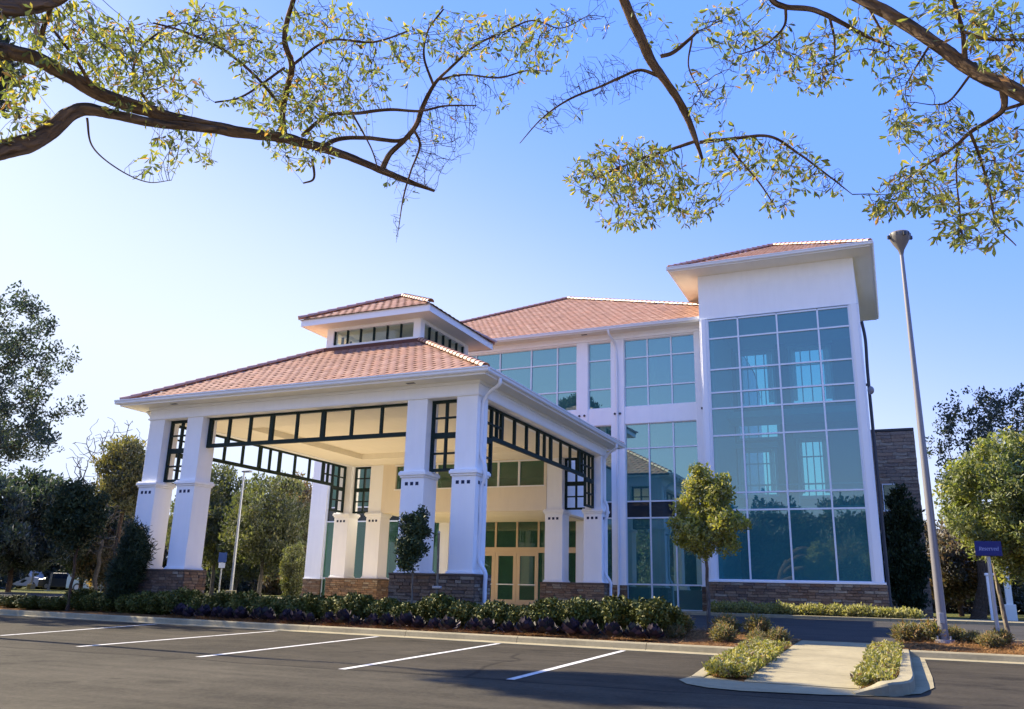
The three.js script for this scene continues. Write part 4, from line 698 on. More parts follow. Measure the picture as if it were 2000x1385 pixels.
const PAL = {
  olive: [[0.066, 0.082, 0.019, 5], [0.098, 0.109, 0.025, 4], [0.043, 0.055, 0.016, 3], [0.140, 0.133, 0.035, 1]],
  dark: [[0.022, 0.037, 0.016, 5], [0.033, 0.051, 0.019, 4], [0.047, 0.062, 0.022, 2]],
  fresh: [[0.117, 0.136, 0.017, 5], [0.164, 0.172, 0.027, 4], [0.066, 0.086, 0.014, 3], [0.218, 0.203, 0.047, 1.2]],
  yellow: [[0.156, 0.148, 0.023, 5], [0.203, 0.172, 0.027, 3], [0.094, 0.101, 0.020, 3]],
  brown: [[0.109, 0.078, 0.035, 5], [0.156, 0.105, 0.039, 3], [0.078, 0.074, 0.023, 4], [0.203, 0.117, 0.039, 1]],
  oak: [[0.21, 0.25, 0.03, 6], [0.30, 0.32, 0.04, 5], [0.09, 0.12, 0.025, 5], [0.50, 0.42, 0.04, 2.4], [0.50, 0.28, 0.05, 0.9], [0.24, 0.13, 0.05, 0.5]],
};
const SPR = { small: sprayGeo(9, 3, 0.45, 0.15, 0.3), mid: sprayGeo(9, 4, 0.45, 0.26, 0.55), wide: sprayGeo(10, 5, 0.5, 0.42, 0.95), tiny: sprayGeo(8, 6, 0.42, 0.085, 0.13), wisp: sprayGeo(10, 8, 0.16, 0.16, 0.16, 0.9) };
// a tree: blobs = crown ellipsoids in world metres [x,y,z,rx,ry,rz,weight]
function tree(name, label, o) {
  const rng = rngOf(o.seed), t = thing(name, label, o.category || 'tree', [o.x, o.y ?? 0.36, o.z], o.group), y0 = o.y ?? 0.36, blobs = o.blobs.map((b) => [b[0] - o.x, b[1] - y0, b[2] - o.z, b[3], b[4], b[5], b[6] ?? 1]);
  const at2 = (n, shell) => { const out = []; const tot = blobs.reduce((s, b) => s + b[6], 0); for (let i = 0; i < n; i++) { let k = rng() * tot, b = blobs[0]; for (const c of blobs) { k -= c[6]; if (k <= 0) { b = c; break; } } const p = inBall(rng); if (shell && p.length() < shell) p.setLength(lerp(shell, 1, rng())); out.push(V(b[0] + p.x * b[3], b[1] + p.y * b[4], b[2] + p.z * b[5])); } return out; };
  const bend = o.lean || [0, 0], top = o.trunkTop - y0, limb = { pts: [], rad: [] };
  for (let i = 0; i <= 8; i++) { const k = i / 8; limb.pts.push(V(bend[0] * k + (rng() - 0.5) * o.r * 0.7, -0.1 + (top + 0.1) * k, bend[1] * k + (rng() - 0.5) * o.r * 0.7)); limb.rad.push(o.r * (1 - 0.35 * k) * (i === 0 ? 1.35 : 1)); }
  const g = grow({ limbs: [limb], attractors: at2(o.attr || 260, o.shell || 0.35), step: o.step || 0.4, kill: o.kill || 0.55, seed: o.seed + 5, tip: o.tip || 0.012, wander: o.wander ?? 0.28, iters: o.iters || 60 });
  addMesh(t, 'trunk', woodGeo(g, [limb], o.minR || 0), o.bark || M.bark);
  if (o.leaves) {
    const list = [], ends = []; for (let i = 0; i < g.P.length; i++) if (!g.fixed[i] && g.R[i] < (o.leafR || 0.03)) ends.push(g.P[i]);
    const n = o.leaves; for (let i = 0; i < n; i++) { const e = ends[Math.floor(rng() * ends.length)] || V(0, top, 0), j = inBall(rng).multiplyScalar(o.jit || 0.3); list.push([e.clone().add(j), (o.scale || 1) * (0.7 + 0.6 * rng())]); }
    scatter(t, 'crown', o.spray || SPR.mid, o.mat || M.leaf, list, o.pal, rng);
  }
  return t;
}
// ---------------------------------------------------------------- planting in front of the building
{
  const rng = rngOf(900);
  function shrubProto(seed, r, h, n, pal, spr, scale, mat) {
    const rr = rngOf(seed), o = new THREE.Group(), stems = []; for (let k = 0; k < 9; k++) { const a = k / 9 * 6.283 + rr(), tipP = V(Math.cos(a) * r * 0.7, h * (0.65 + 0.25 * rr()), Math.sin(a) * r * 0.7); stems.push(tubeGeo(smoothPath([V(0, -0.05, 0), tipP.clone().multiplyScalar(0.5).add(V(0, 0.05, 0)), tipP], 5), [0.014, 0.013, 0.012, 0.01, 0.007, 0.004], 4)); }
    addMesh(o, 'stems', merge(stems), M.bark);
    const list = []; for (let i = 0; i < n; i++) { const p = inBall(rr); if (p.length() < 0.55) p.setLength(0.55 + 0.45 * rr()); const lump = 0.88 + 0.16 * Math.sin(p.x * 6 + seed) * Math.cos(p.z * 7 - seed) + 0.1 * (rr() - 0.5), y = h * (0.46 + 0.52 * p.y * lump); list.push([V(p.x * r * lump, Math.max(0.08, y), p.z * r * lump), scale * (0.7 + 0.6 * rr())]); }
    scatter(o, 'foliage', spr, mat, list, pal, rr); return o;
  }
  const hedgeProto = [1, 2, 3, 4].map((k) => shrubProto(40 + k, 0.56, 0.70, 1100, PAL.fresh.map((c) => [c[0] * 0.75, c[1] * 0.72, c[2] * 0.8, c[3]]), SPR.tiny, 1.0, M.leafFirm));
  let k = 0;
  for (let x = -25.4; x < -5.1; x += 0.84, k++) {
    const xx = x + (rng() - 0.5) * 0.16, z = gutterZ(xx) - 2.02 + (rng() - 0.5) * 0.2, s = 0.82 + 0.34 * rng(), lab = x < -14.5 ? 'dark green clipped shrub in the shaded end of the hedge' : x < -10.5 ? 'glossy green shrub of the sunlit hedge before the portico opening' : 'glossy green shrub of the sunlit hedge before the entrance doors';
    const t = thing('hedge_shrub', lab, 'shrub', [xx, bedH(xx, z) - 0.02, z], 'hedge shrubs along the kerb', rng() * 6); const src = hedgeProto[k % 4]; for (const c of src.children) t.add(c.clone()); t.scale.set(s, s * (0.93 + 0.14 * rng()), s);
  }
  for (let x = -31; x < -25.6; x += 1.25) { const z = gutterZ(x) - 1.7 + (rng() - 0.5) * 0.4, t = thing('low_shrub', 'low olive shrub at the shaded far end of the bed', 'shrub', [x, bedH(x, z) - 0.02, z], 'low shrubs at the far end of the bed', rng() * 6); for (const c of hedgeProto[0].children) t.add(c.clone()); t.scale.set(1, 0.62, 1); }
  // dark purple kale in front of the hedge
  const kaleProto = [1, 2, 3].map((s) => { const rr = rngOf(70 + s), o = new THREE.Group(), list = [], q = new THREE.Quaternion(); for (let i = 0; i < 46; i++) { const a = i * 2.4, r = 0.02 + 0.2 * Math.sqrt(i / 46), tilt = 0.35 + 1.0 * (i / 46); q.setFromEuler(new THREE.Euler(tilt, a, 0, 'YXZ')); list.push([V(Math.sin(a) * r * 0.4, 0.06 + 0.1 * (1 - i / 46), Math.cos(a) * r * 0.4), 0.2 * (0.7 + 0.5 * rr()), q.clone()]); } scatter(o, 'leaves', leafShape(0.75, 0.25), M.leafFirm, list, [[0.032, 0.022, 0.036, 5], [0.02, 0.017, 0.024, 4], [0.075, 0.055, 0.078, 2], [0.04, 0.045, 0.04, 2]], rr); return o; });
  k = 0;
  for (let x = -19.5; x < -4.9; x += 0.5, k++) { const xx = x + (rng() - 0.5) * 0.22, z = gutterZ(xx) - 1.05 + (rng() - 0.5) * 0.26, t = thing('ornamental_kale', 'dark purple ornamental kale on the straw before the hedge', 'plant', [xx, bedH(xx, z) - 0.01, z], 'purple kale row along the kerb', rng() * 6), s = 0.85 + 0.4 * rng(); for (const c of kaleProto[k % 3].children) t.add(c.clone()); t.scale.setScalar(s); }
  // wispy low shrubs by the walk
  const wispProto = [1, 2, 3].map((s) => shrubProto(60 + s, 0.36, 0.42, 420, [[0.17, 0.165, 0.025, 5], [0.26, 0.20, 0.035, 3], [0.36, 0.20, 0.045, 2.6], [0.09, 0.11, 0.02, 3]], SPR.wisp, 1.0, M.leaf));
  k = 0;
  for (const [x, z] of [[-4.7, -19.5], [-3.6, -19.4], [-2.9, -19.5], [-5.3, -20.1], [-4.7, -20.3], [-3.7, -20.4], [-3.0, -20.4], [-2.55, -20.1], [-2.75, -18.6]]) { const t = thing('wispy_shrub', 'wispy bronze-green low shrub beside the walk under the round-headed tree', 'shrub', [x, bedH(x, z) - 0.02, z], 'wispy shrubs left of the walk', k); for (const c of wispProto[k++ % 3].children) t.add(c.clone()); t.scale.setScalar(0.42 + 0.36 * rng()); }
  for (let i = 0; i < 18; i++) { const x = lerp(-0.2, 6, (i + 0.5) / 18) + (rng() - 0.5) * 0.3, z = lerp(-21.2, -22.7, rng()), t = thing('wispy_shrub', 'wispy bronze-green low shrub around the lamp post and blue sign', 'shrub', [x, bedH(x, z) - 0.02, z], 'wispy shrubs right of the walk', i); for (const c of wispProto[i % 3].children) t.add(c.clone()); t.scale.setScalar(0.45 + 0.4 * rng()); }
  // ground cover and straw: uncountable
  function cover(label, quad, n, h, pal, spr, sc, yf, seed) { const rr = rngOf(seed), list = []; for (let i = 0; i < n * 1.5; i++) { const u = rr(), v = rr(); if (fbm(u * 3 + 20, v * 22 + 20, 4096, seed + 31, 3) < 0.43) continue; const x = lerp(lerp(quad[0][0], quad[1][0], u), lerp(quad[3][0], quad[2][0], u), v), z = lerp(lerp(quad[0][1], quad[1][1], u), lerp(quad[3][1], quad[2][1], u), v); list.push([V(x, yf(x, z) + h * (0.1 + 0.9 * rr()) * (0.2 + 1.7 * fbm(x * 3 + 70, z * 3 + 70, 4096, 3, 2)), z), sc * (0.7 + 0.6 * rr())]); } const im = scatter(scene, numbered('ground_cover'), spr, M.leaf, list, pal, rr); im.userData = { kind: 'stuff', label, category: 'ground cover' }; }
  const gc = [[0.33, 0.30, 0.03, 5], [0.20, 0.21, 0.025, 4], [0.40, 0.34, 0.06, 2], [0.18, 0.10, 0.03, 1]];
  cover('yellow-green ground cover in the strip left of the walk', [[-2.58, -12.62], [-1.98, -12.25], [-2.18, -18.8], [-2.92, -18.3]], 2300, 0.07, gc, SPR.tiny, 0.72, (x, z) => walkY(z) + 0.03, 1);
  cover('yellow-green ground cover in the strip right of the walk', [[-0.60, -11.85], [-0.20, -12.05], [-0.10, -19], [-0.60, -19]], 1400, 0.07, gc, SPR.tiny, 0.72, (x, z) => walkY(z) + 0.05, 2);
  cover('bright ground cover row along the foot of the tower', [[-7, -35.3], [0.6, -35.3], [0.6, -36.0], [-7, -36.0]], 1900, 0.17, [[0.34, 0.32, 0.05, 5], [0.42, 0.39, 0.11, 3], [0.24, 0.25, 0.04, 3]], SPR.small, 0.8, () => 0.57, 3);
  const straw = (label, x0, x1, zf, z1, n, seed) => { const rr = rngOf(seed), g = new THREE.PlaneGeometry(0.16, 0.005), list = [], q = new THREE.Quaternion(); for (let i = 0; i < n; i++) { const x = lerp(x0, x1, rr()), z = lerp(zf(x), z1, rr()); q.setFromEuler(new THREE.Euler(-Math.PI / 2 + (rr() - 0.5) * 0.7, rr() * 6.28, rr() * 6.28)); list.push([V(x, bedH(x, z) + 0.008 + 0.025 * rr(), z), 0.7 + 0.8 * rr(), q.clone()]); } const im = scatter(scene, numbered('pine_straw'), g, M.needle, list, [[0.34, 0.18, 0.07, 5], [0.25, 0.12, 0.045, 4], [0.42, 0.26, 0.12, 2], [0.14, 0.07, 0.035, 2]], rr); im.userData = { kind: 'stuff', label, category: 'mulch' }; };
  straw('loose pine straw along the hedge and kerb', -20, -2.4, (x) => gutterZ(Math.min(x, -3)) - 0.66, -21, 16000, 4); straw('loose pine straw around the lamp post', -0.1, 6, () => RKZ - 0.66, -22.6, 7000, 5);
}
// standard trees in the beds
const hs = (x, z) => bedH(x, z);
tree('round_headed_tree', 'small round-headed tree with sunlit green crown beside the walk', { x: -4.27, z: -21.3, y: 0.33, trunkTop: 2.3, r: 0.055, seed: 21, step: 0.16, kill: 0.2, attr: 300, tip: 0.005, blobs: [[-4.66, 2.72, -21.3, 0.52, 0.55, 0.5, 1], [-3.82, 2.62, -21.2, 0.58, 0.55, 0.5, 1], [-4.25, 2.55, -21.0, 0.6, 0.5, 0.5, 0.8], [-4.3, 3.25, -21.4, 0.72, 0.5, 0.6, 1.1], [-4.42, 3.85, -21.3, 0.33, 0.5, 0.33, 0.55], [-3.92, 3.65, -21.3, 0.34, 0.5, 0.34, 0.5]], shell: 0.15, leaves: 1900, jit: 0.16, leafR: 0.02, spray: SPR.tiny, scale: 1.25, pal: PAL.fresh.map((c) => [c[0] * 2.3, c[1] * 2.1, c[2] * 1.3, c[3]]), bark: M.barkGrey });
tree('standard_tree', 'small dark clipped tree in the hedge before the portico column', { x: -12.12, z: -20.55, y: 0.2, trunkTop: 1.75, r: 0.035, seed: 22, step: 0.14, kill: 0.18, attr: 200, tip: 0.004, blobs: [[-12.28, 2.2, -20.55, 0.38, 0.6, 0.4, 1], [-12.02, 2.45, -20.5, 0.36, 0.6, 0.4, 0.9], [-12.3, 2.85, -20.55, 0.28, 0.4, 0.3, 0.5], [-12.0, 2.95, -20.55, 0.18, 0.3, 0.2, 0.25]], shell: 0.15, leaves: 950, jit: 0.12, leafR: 0.02, spray: SPR.tiny, scale: 1.1, pal: PAL.dark.map((c) => [c[0] * 1.5, c[1] * 1.5, c[2] * 1.5, c[3]]), mat: M.leafFirm, bark: M.barkPale });
tree('standard_tree', 'young dark tree with bare slim trunk at the shaded bed end', { x: -25.3, z: -20.6, y: 0.2, trunkTop: 2.4, r: 0.06, seed: 23, step: 0.2, kill: 0.25, attr: 240, tip: 0.005, blobs: [[-25.55, 3.2, -20.6, 0.95, 1.2, 0.9, 1]], leaves: 1500, jit: 0.22, leafR: 0.025, spray: SPR.small, scale: 0.85, pal: PAL.dark, mat: M.leafFirm });
tree('holly_bush', 'dark spiky bush against the left portico columns', { category: 'bush', x: -23.4, z: -20.95, y: 0.2, trunkTop: 0.9, r: 0.05, seed: 24, step: 0.16, kill: 0.2, attr: 240, tip: 0.005, blobs: [[-23.1, 1.95, -20.95, 0.5, 1.0, 0.45, 1], [-23.3, 1.2, -20.9, 0.45, 0.7, 0.45, 0.6]], leaves: 1500, jit: 0.18, leafR: 0.03, spray: SPR.wisp, scale: 1.1, pal: PAL.dark, mat: M.leafFirm });
tree('street_tree', 'broad green tree with pale slanting trunk behind the blue sign', { x: 2.18, z: -22.9, y: 0.3, trunkTop: 2.2, r: 0.055, lean: [-0.16, 0], seed: 25, step: 0.2, kill: 0.24, attr: 420, tip: 0.005, blobs: [[2.35, 3.3, -22.9, 1.35, 1.45, 1.3, 2], [2.4, 4.2, -22.9, 0.9, 0.8, 0.9, 0.6], [3.4, 3.0, -23, 1.2, 1.3, 1.2, 1]], leaves: 4600, jit: 0.24, leafR: 0.02, spray: SPR.tiny, scale: 1.35, pal: PAL.olive.map((c) => [c[0] * 2.7, c[1] * 2.7, c[2] * 1.5, c[3]]), bark: M.barkPale });
// right background
tree('live_oak', 'dark open-crowned oak standing behind the street tree', { x: 3.2, z: -46, trunkTop: 5, r: 0.32, lean: [0.8, 0], seed: 26, step: 0.5, kill: 0.6, attr: 620, blobs: [[5, 8.7, -46, 3.4, 2.7, 3, 2], [7.5, 7.5, -46, 3, 3, 3, 1.4], [3.6, 6.8, -46, 1.6, 2, 2, 0.6]], leaves: 1500, jit: 0.5, leafR: 0.05, spray: SPR.small, scale: 1.25, pal: PAL.dark });
tree('columnar_evergreen', 'tall dark evergreen against the stone wing', { x: 0.35, z: -47.5, trunkTop: 3, r: 0.1, seed: 27, step: 0.3, kill: 0.35, attr: 260, blobs: [[0.35, 3, -47.5, 1.0, 2.7, 0.9, 2], [0.45, 5.4, -47.5, 0.6, 1.5, 0.6, 0.8]], leaves: 2000, jit: 0.25, leafR: 0.05, spray: SPR.mid, scale: 0.75, pal: PAL.dark, mat: M.leafFirm });
for (const [x, z, r, h, pal, sd, lab] of [[3.6, -66, 3, 5.5, PAL.brown, 28, 'russet-leaved tree beyond the pale trunk, low on the horizon'], [9, -60, 3.5, 7, PAL.olive, 29, 'olive tree beyond the street tree'], [6, -78, 4, 6.5, PAL.dark, 30, 'dark distant tree behind the lamp post']])
  tree('distant_tree', lab, { x, z, trunkTop: h * 0.4, r: 0.18, seed: sd, step: 0.6, kill: 0.7, attr: 200, blobs: [[x, h * 0.62, z, r, h * 0.4, r, 1]], leaves: 1500, jit: 0.5, leafR: 0.06, spray: SPR.wide, scale: 0.75, pal, group: 'trees beyond the wing' });
// left background
tree('large_oak', 'large oak reaching in over the far end of the bed, crown half out of view', { x: -33.5, z: -19.5, y: 0.2, trunkTop: 5, r: 0.38, lean: [1.2, 0], seed: 31, step: 0.5, kill: 0.55, attr: 620, blobs: [[-31.8, 9.6, -19.8, 3.6, 2.6, 3.5, 1.6], [-31.0, 7.9, -19.8, 3.5, 2.0, 3.5, 1.6], [-32, 5.8, -19.5, 4.2, 1.7, 3.5, 1.6], [-35.5, 8, -19, 4, 3.5, 4, 1.5], [-27.6, 5.9, -19.8, 1.7, 0.6, 1.3, 0.25]], leaves: 4000, jit: 0.4, leafR: 0.05, spray: SPR.small, scale: 1.0, pal: PAL.dark.map((c) => [c[0] * 1.4, c[1] * 1.4, c[2] * 1.4, c[3]]) });
const bgl = (x, y, d) => { const p = at(x, y, d); return p; };
function bgTree(name, label, px, pyTop, pyBot, halfw, d, o) { const T0 = at(px, pyTop, d), Bt = at(px, pyBot, d), w = halfw * d / 1639 * 1.05, cy = (T0.y + Bt.y) / 2, hh = (T0.y - Bt.y) / 2, x = at(px, (pyTop + pyBot) / 2, d).x, z = at(px, (pyTop + pyBot) / 2, d).z; return tree(name, label, { x, z, trunkTop: Math.max(1.2, Bt.y + hh * 0.4), r: 0.16, step: 0.55, kill: 0.65, attr: 280, blobs: [[x, cy, z, w, hh, w, 2], [x + w * 0.4, cy - hh * 0.25, z, w * 0.8, hh * 0.7, w * 0.8, 1], [x - w * 0.45, cy + hh * 0.1, z, w * 0.7, hh * 0.7, w * 0.7, 0.8]], leaves: 2000, jit: 0.5, leafR: 0.06, spray: SPR.mid, scale: 1.0, ...o, pal: o.pal.map((c) => [c[0] * 1.35, c[1] * 1.35, c[2] * 1.2, c[3]]) }); }
bgTree('evergreen_oak', 'massive dark evergreen oak behind the parked cars', 40, 915, 1120, 110, 58, { pal: PAL.dark, seed: 41, leaves: 3200 });
bgTree('evergreen_oak', 'dark evergreen oak right of the parked cars', 175, 955, 1130, 75, 66, { pal: PAL.dark, seed: 42, leaves: 2600 });
bgTree('bare_tree', 'leafless grey tree beside the left portico columns', 215, 800, 1100, 85, 62, { pal: PAL.brown, seed: 43, leaves: 0, bark: M.barkGrey, attr: 750, step: 0.35, kill: 0.36, tip: 0.016 });
bgTree('yellowing_tree', 'yellow-green tree close to the left portico columns', 248, 850, 1010, 42, 56, { pal: PAL.yellow.map((c) => [c[0] * 0.75, c[1] * 0.75, c[2], c[3]]), seed: 44, leaves: 1300, scale: 0.8 });
bgTree('brown_bush', 'low olive bush below the bare tree', 215, 1040, 1150, 50, 64, { pal: PAL.brown, seed: 45, leaves: 1100, scale: 0.6 });
bgTree('golden_bush', 'small golden bush between the parked cars and the columns', 180, 1098, 1140, 20, 74, { category: 'bush', pal: [[0.42, 0.27, 0.04, 3], [0.34, 0.24, 0.05, 2]], seed: 46, leaves: 420, scale: 0.5, attr: 90, r: 0.06 });
const through = ['russet winter tree seen through the portico beside its left columns', 'tall brown tree seen through the portico, centre of the opening', 'dense olive tree seen through the portico beside the rear columns', 'broad brown tree behind the others, seen through the portico', 'green-brown tree behind the slim lamp post'];
[[430, 905, 1110, 60, 70, PAL.olive, 51], [520, 930, 1120, 75, 62, PAL.olive, 52], [600, 930, 1125, 60, 66, PAL.brown, 53], [470, 985, 1140, 80, 76, PAL.olive, 54], [385, 935, 1120, 50, 80, PAL.olive, 55]].forEach(([x, a, b, w, d, pal, sd], i) => bgTree('winter_tree', through[i], x, a, b, w, d, { pal, seed: sd, leaves: 1900, scale: 0.9, attr: 380, bark: M.barkGrey, group: 'trees beyond the portico' }));
tree('golden_cypress', 'bright yellow-green cypress bush beyond the portico', { category: 'bush', x: -32.2, z: -41, trunkTop: 1.2, r: 0.06, seed: 56, step: 0.25, kill: 0.3, attr: 200, blobs: [[-32.2, 1.9, -41, 0.8, 1.5, 0.7, 1]], leaves: 1500, jit: 0.2, leafR: 0.05, spray: SPR.small, scale: 1.0, pal: PAL.yellow.map((c) => [c[0] * 0.75, c[1] * 0.9, c[2], c[3]]) });
for (let i = 0; i < 24; i++) { const a = lerp(-0.22, 1.14, i / 23), d = 88 + 14 * ((i * 7) % 5) / 4, x = -Math.sin(a) * d, z = -Math.cos(a) * d, rr = rngOf(800 + i), h = 7 + 4 * rr(); tree('woodland_tree', 'tree of the distant wood line behind the building', { x, z, trunkTop: h * 0.35, r: 0.2, seed: 820 + i, step: 0.9, kill: 1, attr: 130, blobs: [[x, h * 0.5, z, 4.6, h * 0.5, 4, 1], [x, 1.4, z, 5, 1.5, 3, 0.6]], leaves: 1400, jit: 0.7, leafR: 0.1, spray: SPR.wide, scale: 1.0, pal: i % 3 ? PAL.dark : PAL.brown, group: 'distant wood line' }); }
// trees across the car park, behind the viewer: the glazing mirrors them
for (let i = 0; i < 14; i++) { const x = -46 + i * 5.4, z = 26 + ((i * 5) % 4) * 4, rr = rngOf(700 + i), h = 11 + 4 * rr(); tree('car_park_oak', 'tall oak on the far side of the car park', { x, z, y: -0.08, trunkTop: h * 0.35, r: 0.3, seed: 720 + i, step: 0.9, kill: 1, attr: 170, blobs: [[x, h * 0.58, z, 4.8, h * 0.44, 4.5, 1], [x, 2.4, z, 4.6, 2.2, 4, 0.5]], leaves: 3400, jit: 0.8, leafR: 0.1, spray: SPR.wide, scale: 1.15, pal: i % 3 === 1 ? PAL.olive : PAL.dark, group: 'oaks across the car park' }); }
// slim tree left of the view whose crown throws the shadow onto the stalls
tree('slim_oak', 'slim tall oak on the car park edge left of the stalls', { x: -23.9, z: -12, y: -0.08, trunkTop: 11, r: 0.14, seed: 61, step: 0.35, kill: 0.4, blobs: [[-23.1, 15, -11.9, 1.9, 1.6, 1.5, 1]], attr: 260, leaves: 2600, jit: 0.3, leafR: 0.04, spray: SPR.mid, scale: 0.85, pal: PAL.dark });
// ---------------------------------------------------------------- the two oaks whose limbs hang over the view
function overhead(name, label, seed, limbs, zones, trunkLimbs, leafLen) {
  const rng = rngOf(seed), L = [];
  for (const t of trunkLimbs) { const pts = smoothPath(t.pts, 14), rad = pts.map((_, i) => lerp(t.r[0], t.r[1], i / (pts.length - 1))); L.push({ pts, rad }); }
  const nT = L.length;
  for (const l of limbs) {   // [x, y, half thickness in picture units, distance]
    const ctrl = l.map(([x, y, , d]) => at(x, y, d)), pts = smoothPath(ctrl, ctrl.length * 9), n = pts.length;
    const rad = pts.map((p, i) => { const k = i / (n - 1) * (l.length - 1), a = Math.floor(Math.min(k, l.length - 2)), f = k - a; return lerp(l[a][2] * l[a][3], l[a + 1][2] * l[a + 1][3], f) / 1639 * (0.71 + 0.02 * rng()); });
    L.push({ pts, rad, from: true });
  }
  const attr = [], bare = [];
  for (const [x, y, rx, ry, d, n, leafy] of zones) for (let i = 0; i < n * 2.6; i++) { const p = inBall(rng), q = at(x + p.x * rx, y + p.y * ry, d + p.z * 0.9); q.leafy = leafy; attr.push(q); }
  const g = grow({ limbs: L, attractors: attr, step: 0.07, kill: 0.06, reach: 2.2, seed: seed + 1, tip: 0.0015, wander: 0.13, iters: 70, expo: 2.6 });
  const base = L[0].pts[0], o = thing(name, label, 'tree', [base.x, 0, base.z], undefined);
  const tr = addMesh(o, 'trunk', mergeGeometries(L.slice(0, nT).map((l) => clean(tubeGeo(l.pts, l.rad, 12, 0.08))), false), M.bark); tr.position.set(-base.x, 0, -base.z);
  L.slice(nT).forEach((l) => { const m = addMesh(o, 'limb', tubeGeo(l.pts, l.rad, 14, 0.13), M.bark); m.position.copy(tr.position); });
  const tw = addMesh(o, 'twigs', woodGeo(g, [], 0), M.bark); tw.position.copy(tr.position); tw.userData.kind = 'stuff';
  // leaves at the ends of leafy twigs, in loose rosettes
  const leafs = [], q = new THREE.Quaternion(), e = new THREE.Euler();
  const zoneOf = (p) => { let b = 0, bd = 1e9; for (const a of attr) { const d = a.distanceToSquared(p); if (d < bd) { bd = d; b = a.leafy; } } return bd < 0.09 ? b : 0; };
  for (let i = 0; i < g.P.length; i++) {
    if (g.fixed[i] || g.R[i] > 0.006) continue; const lf = zoneOf(g.P[i]); if (rng() > lf * (g.kids[i] ? 0.5 : 1)) continue;
    const n = g.kids[i] ? 1 + Math.floor(rng() * 2) : 3 + Math.floor(rng() * 4), dir = g.P[i].clone().sub(g.P[g.par[i]]).normalize();
    for (let k = 0; k < n; k++) { const v = dir.clone().multiplyScalar(0.7).add(V(rng() - 0.5, rng() - 0.75, rng() - 0.5).multiplyScalar(1.9)).normalize(); q.setFromUnitVectors(V(0, 1, 0), v); q.multiply(new THREE.Quaternion().setFromAxisAngle(V(0, 1, 0), rng() * 6.283)); leafs.push([g.P[i].clone().sub(base).setY(g.P[i].y), leafLen * (0.6 + 0.65 * rng()), q.clone()]); }
  }
  const eye = camera.position.clone().sub(V(base.x, 0, base.z)); const inFrame = (p) => { const s = p.clone().add(V(base.x, 0, base.z)).project(camera); return Math.abs(s.x) < 1 && Math.abs(s.y) < 1; };
  leafs.forEach((l) => { l.size = inFrame(l[0]) ? l[1] / l[0].distanceTo(eye) : 0; }); leafs.sort((a, b) => b.size - a.size);
  const geo = leafShape(0.31, 0.10), mats = PAL.oak.map((c) => leafMat({ color: lin(c[0], c[1], c[2]) }));
  leafs.slice(0, 300).forEach(([p, s, qq]) => { const c = pick(rng, PAL.oak), m = addMesh(o, 'leaf', geo, mats[PAL.oak.indexOf(c)]); m.position.copy(p); m.quaternion.copy(qq); m.scale.setScalar(s); });
  scatter(o, 'foliage', geo, M.leaf, leafs.slice(300), PAL.oak, rng);
  return [leafs.length, g.P.length];
}
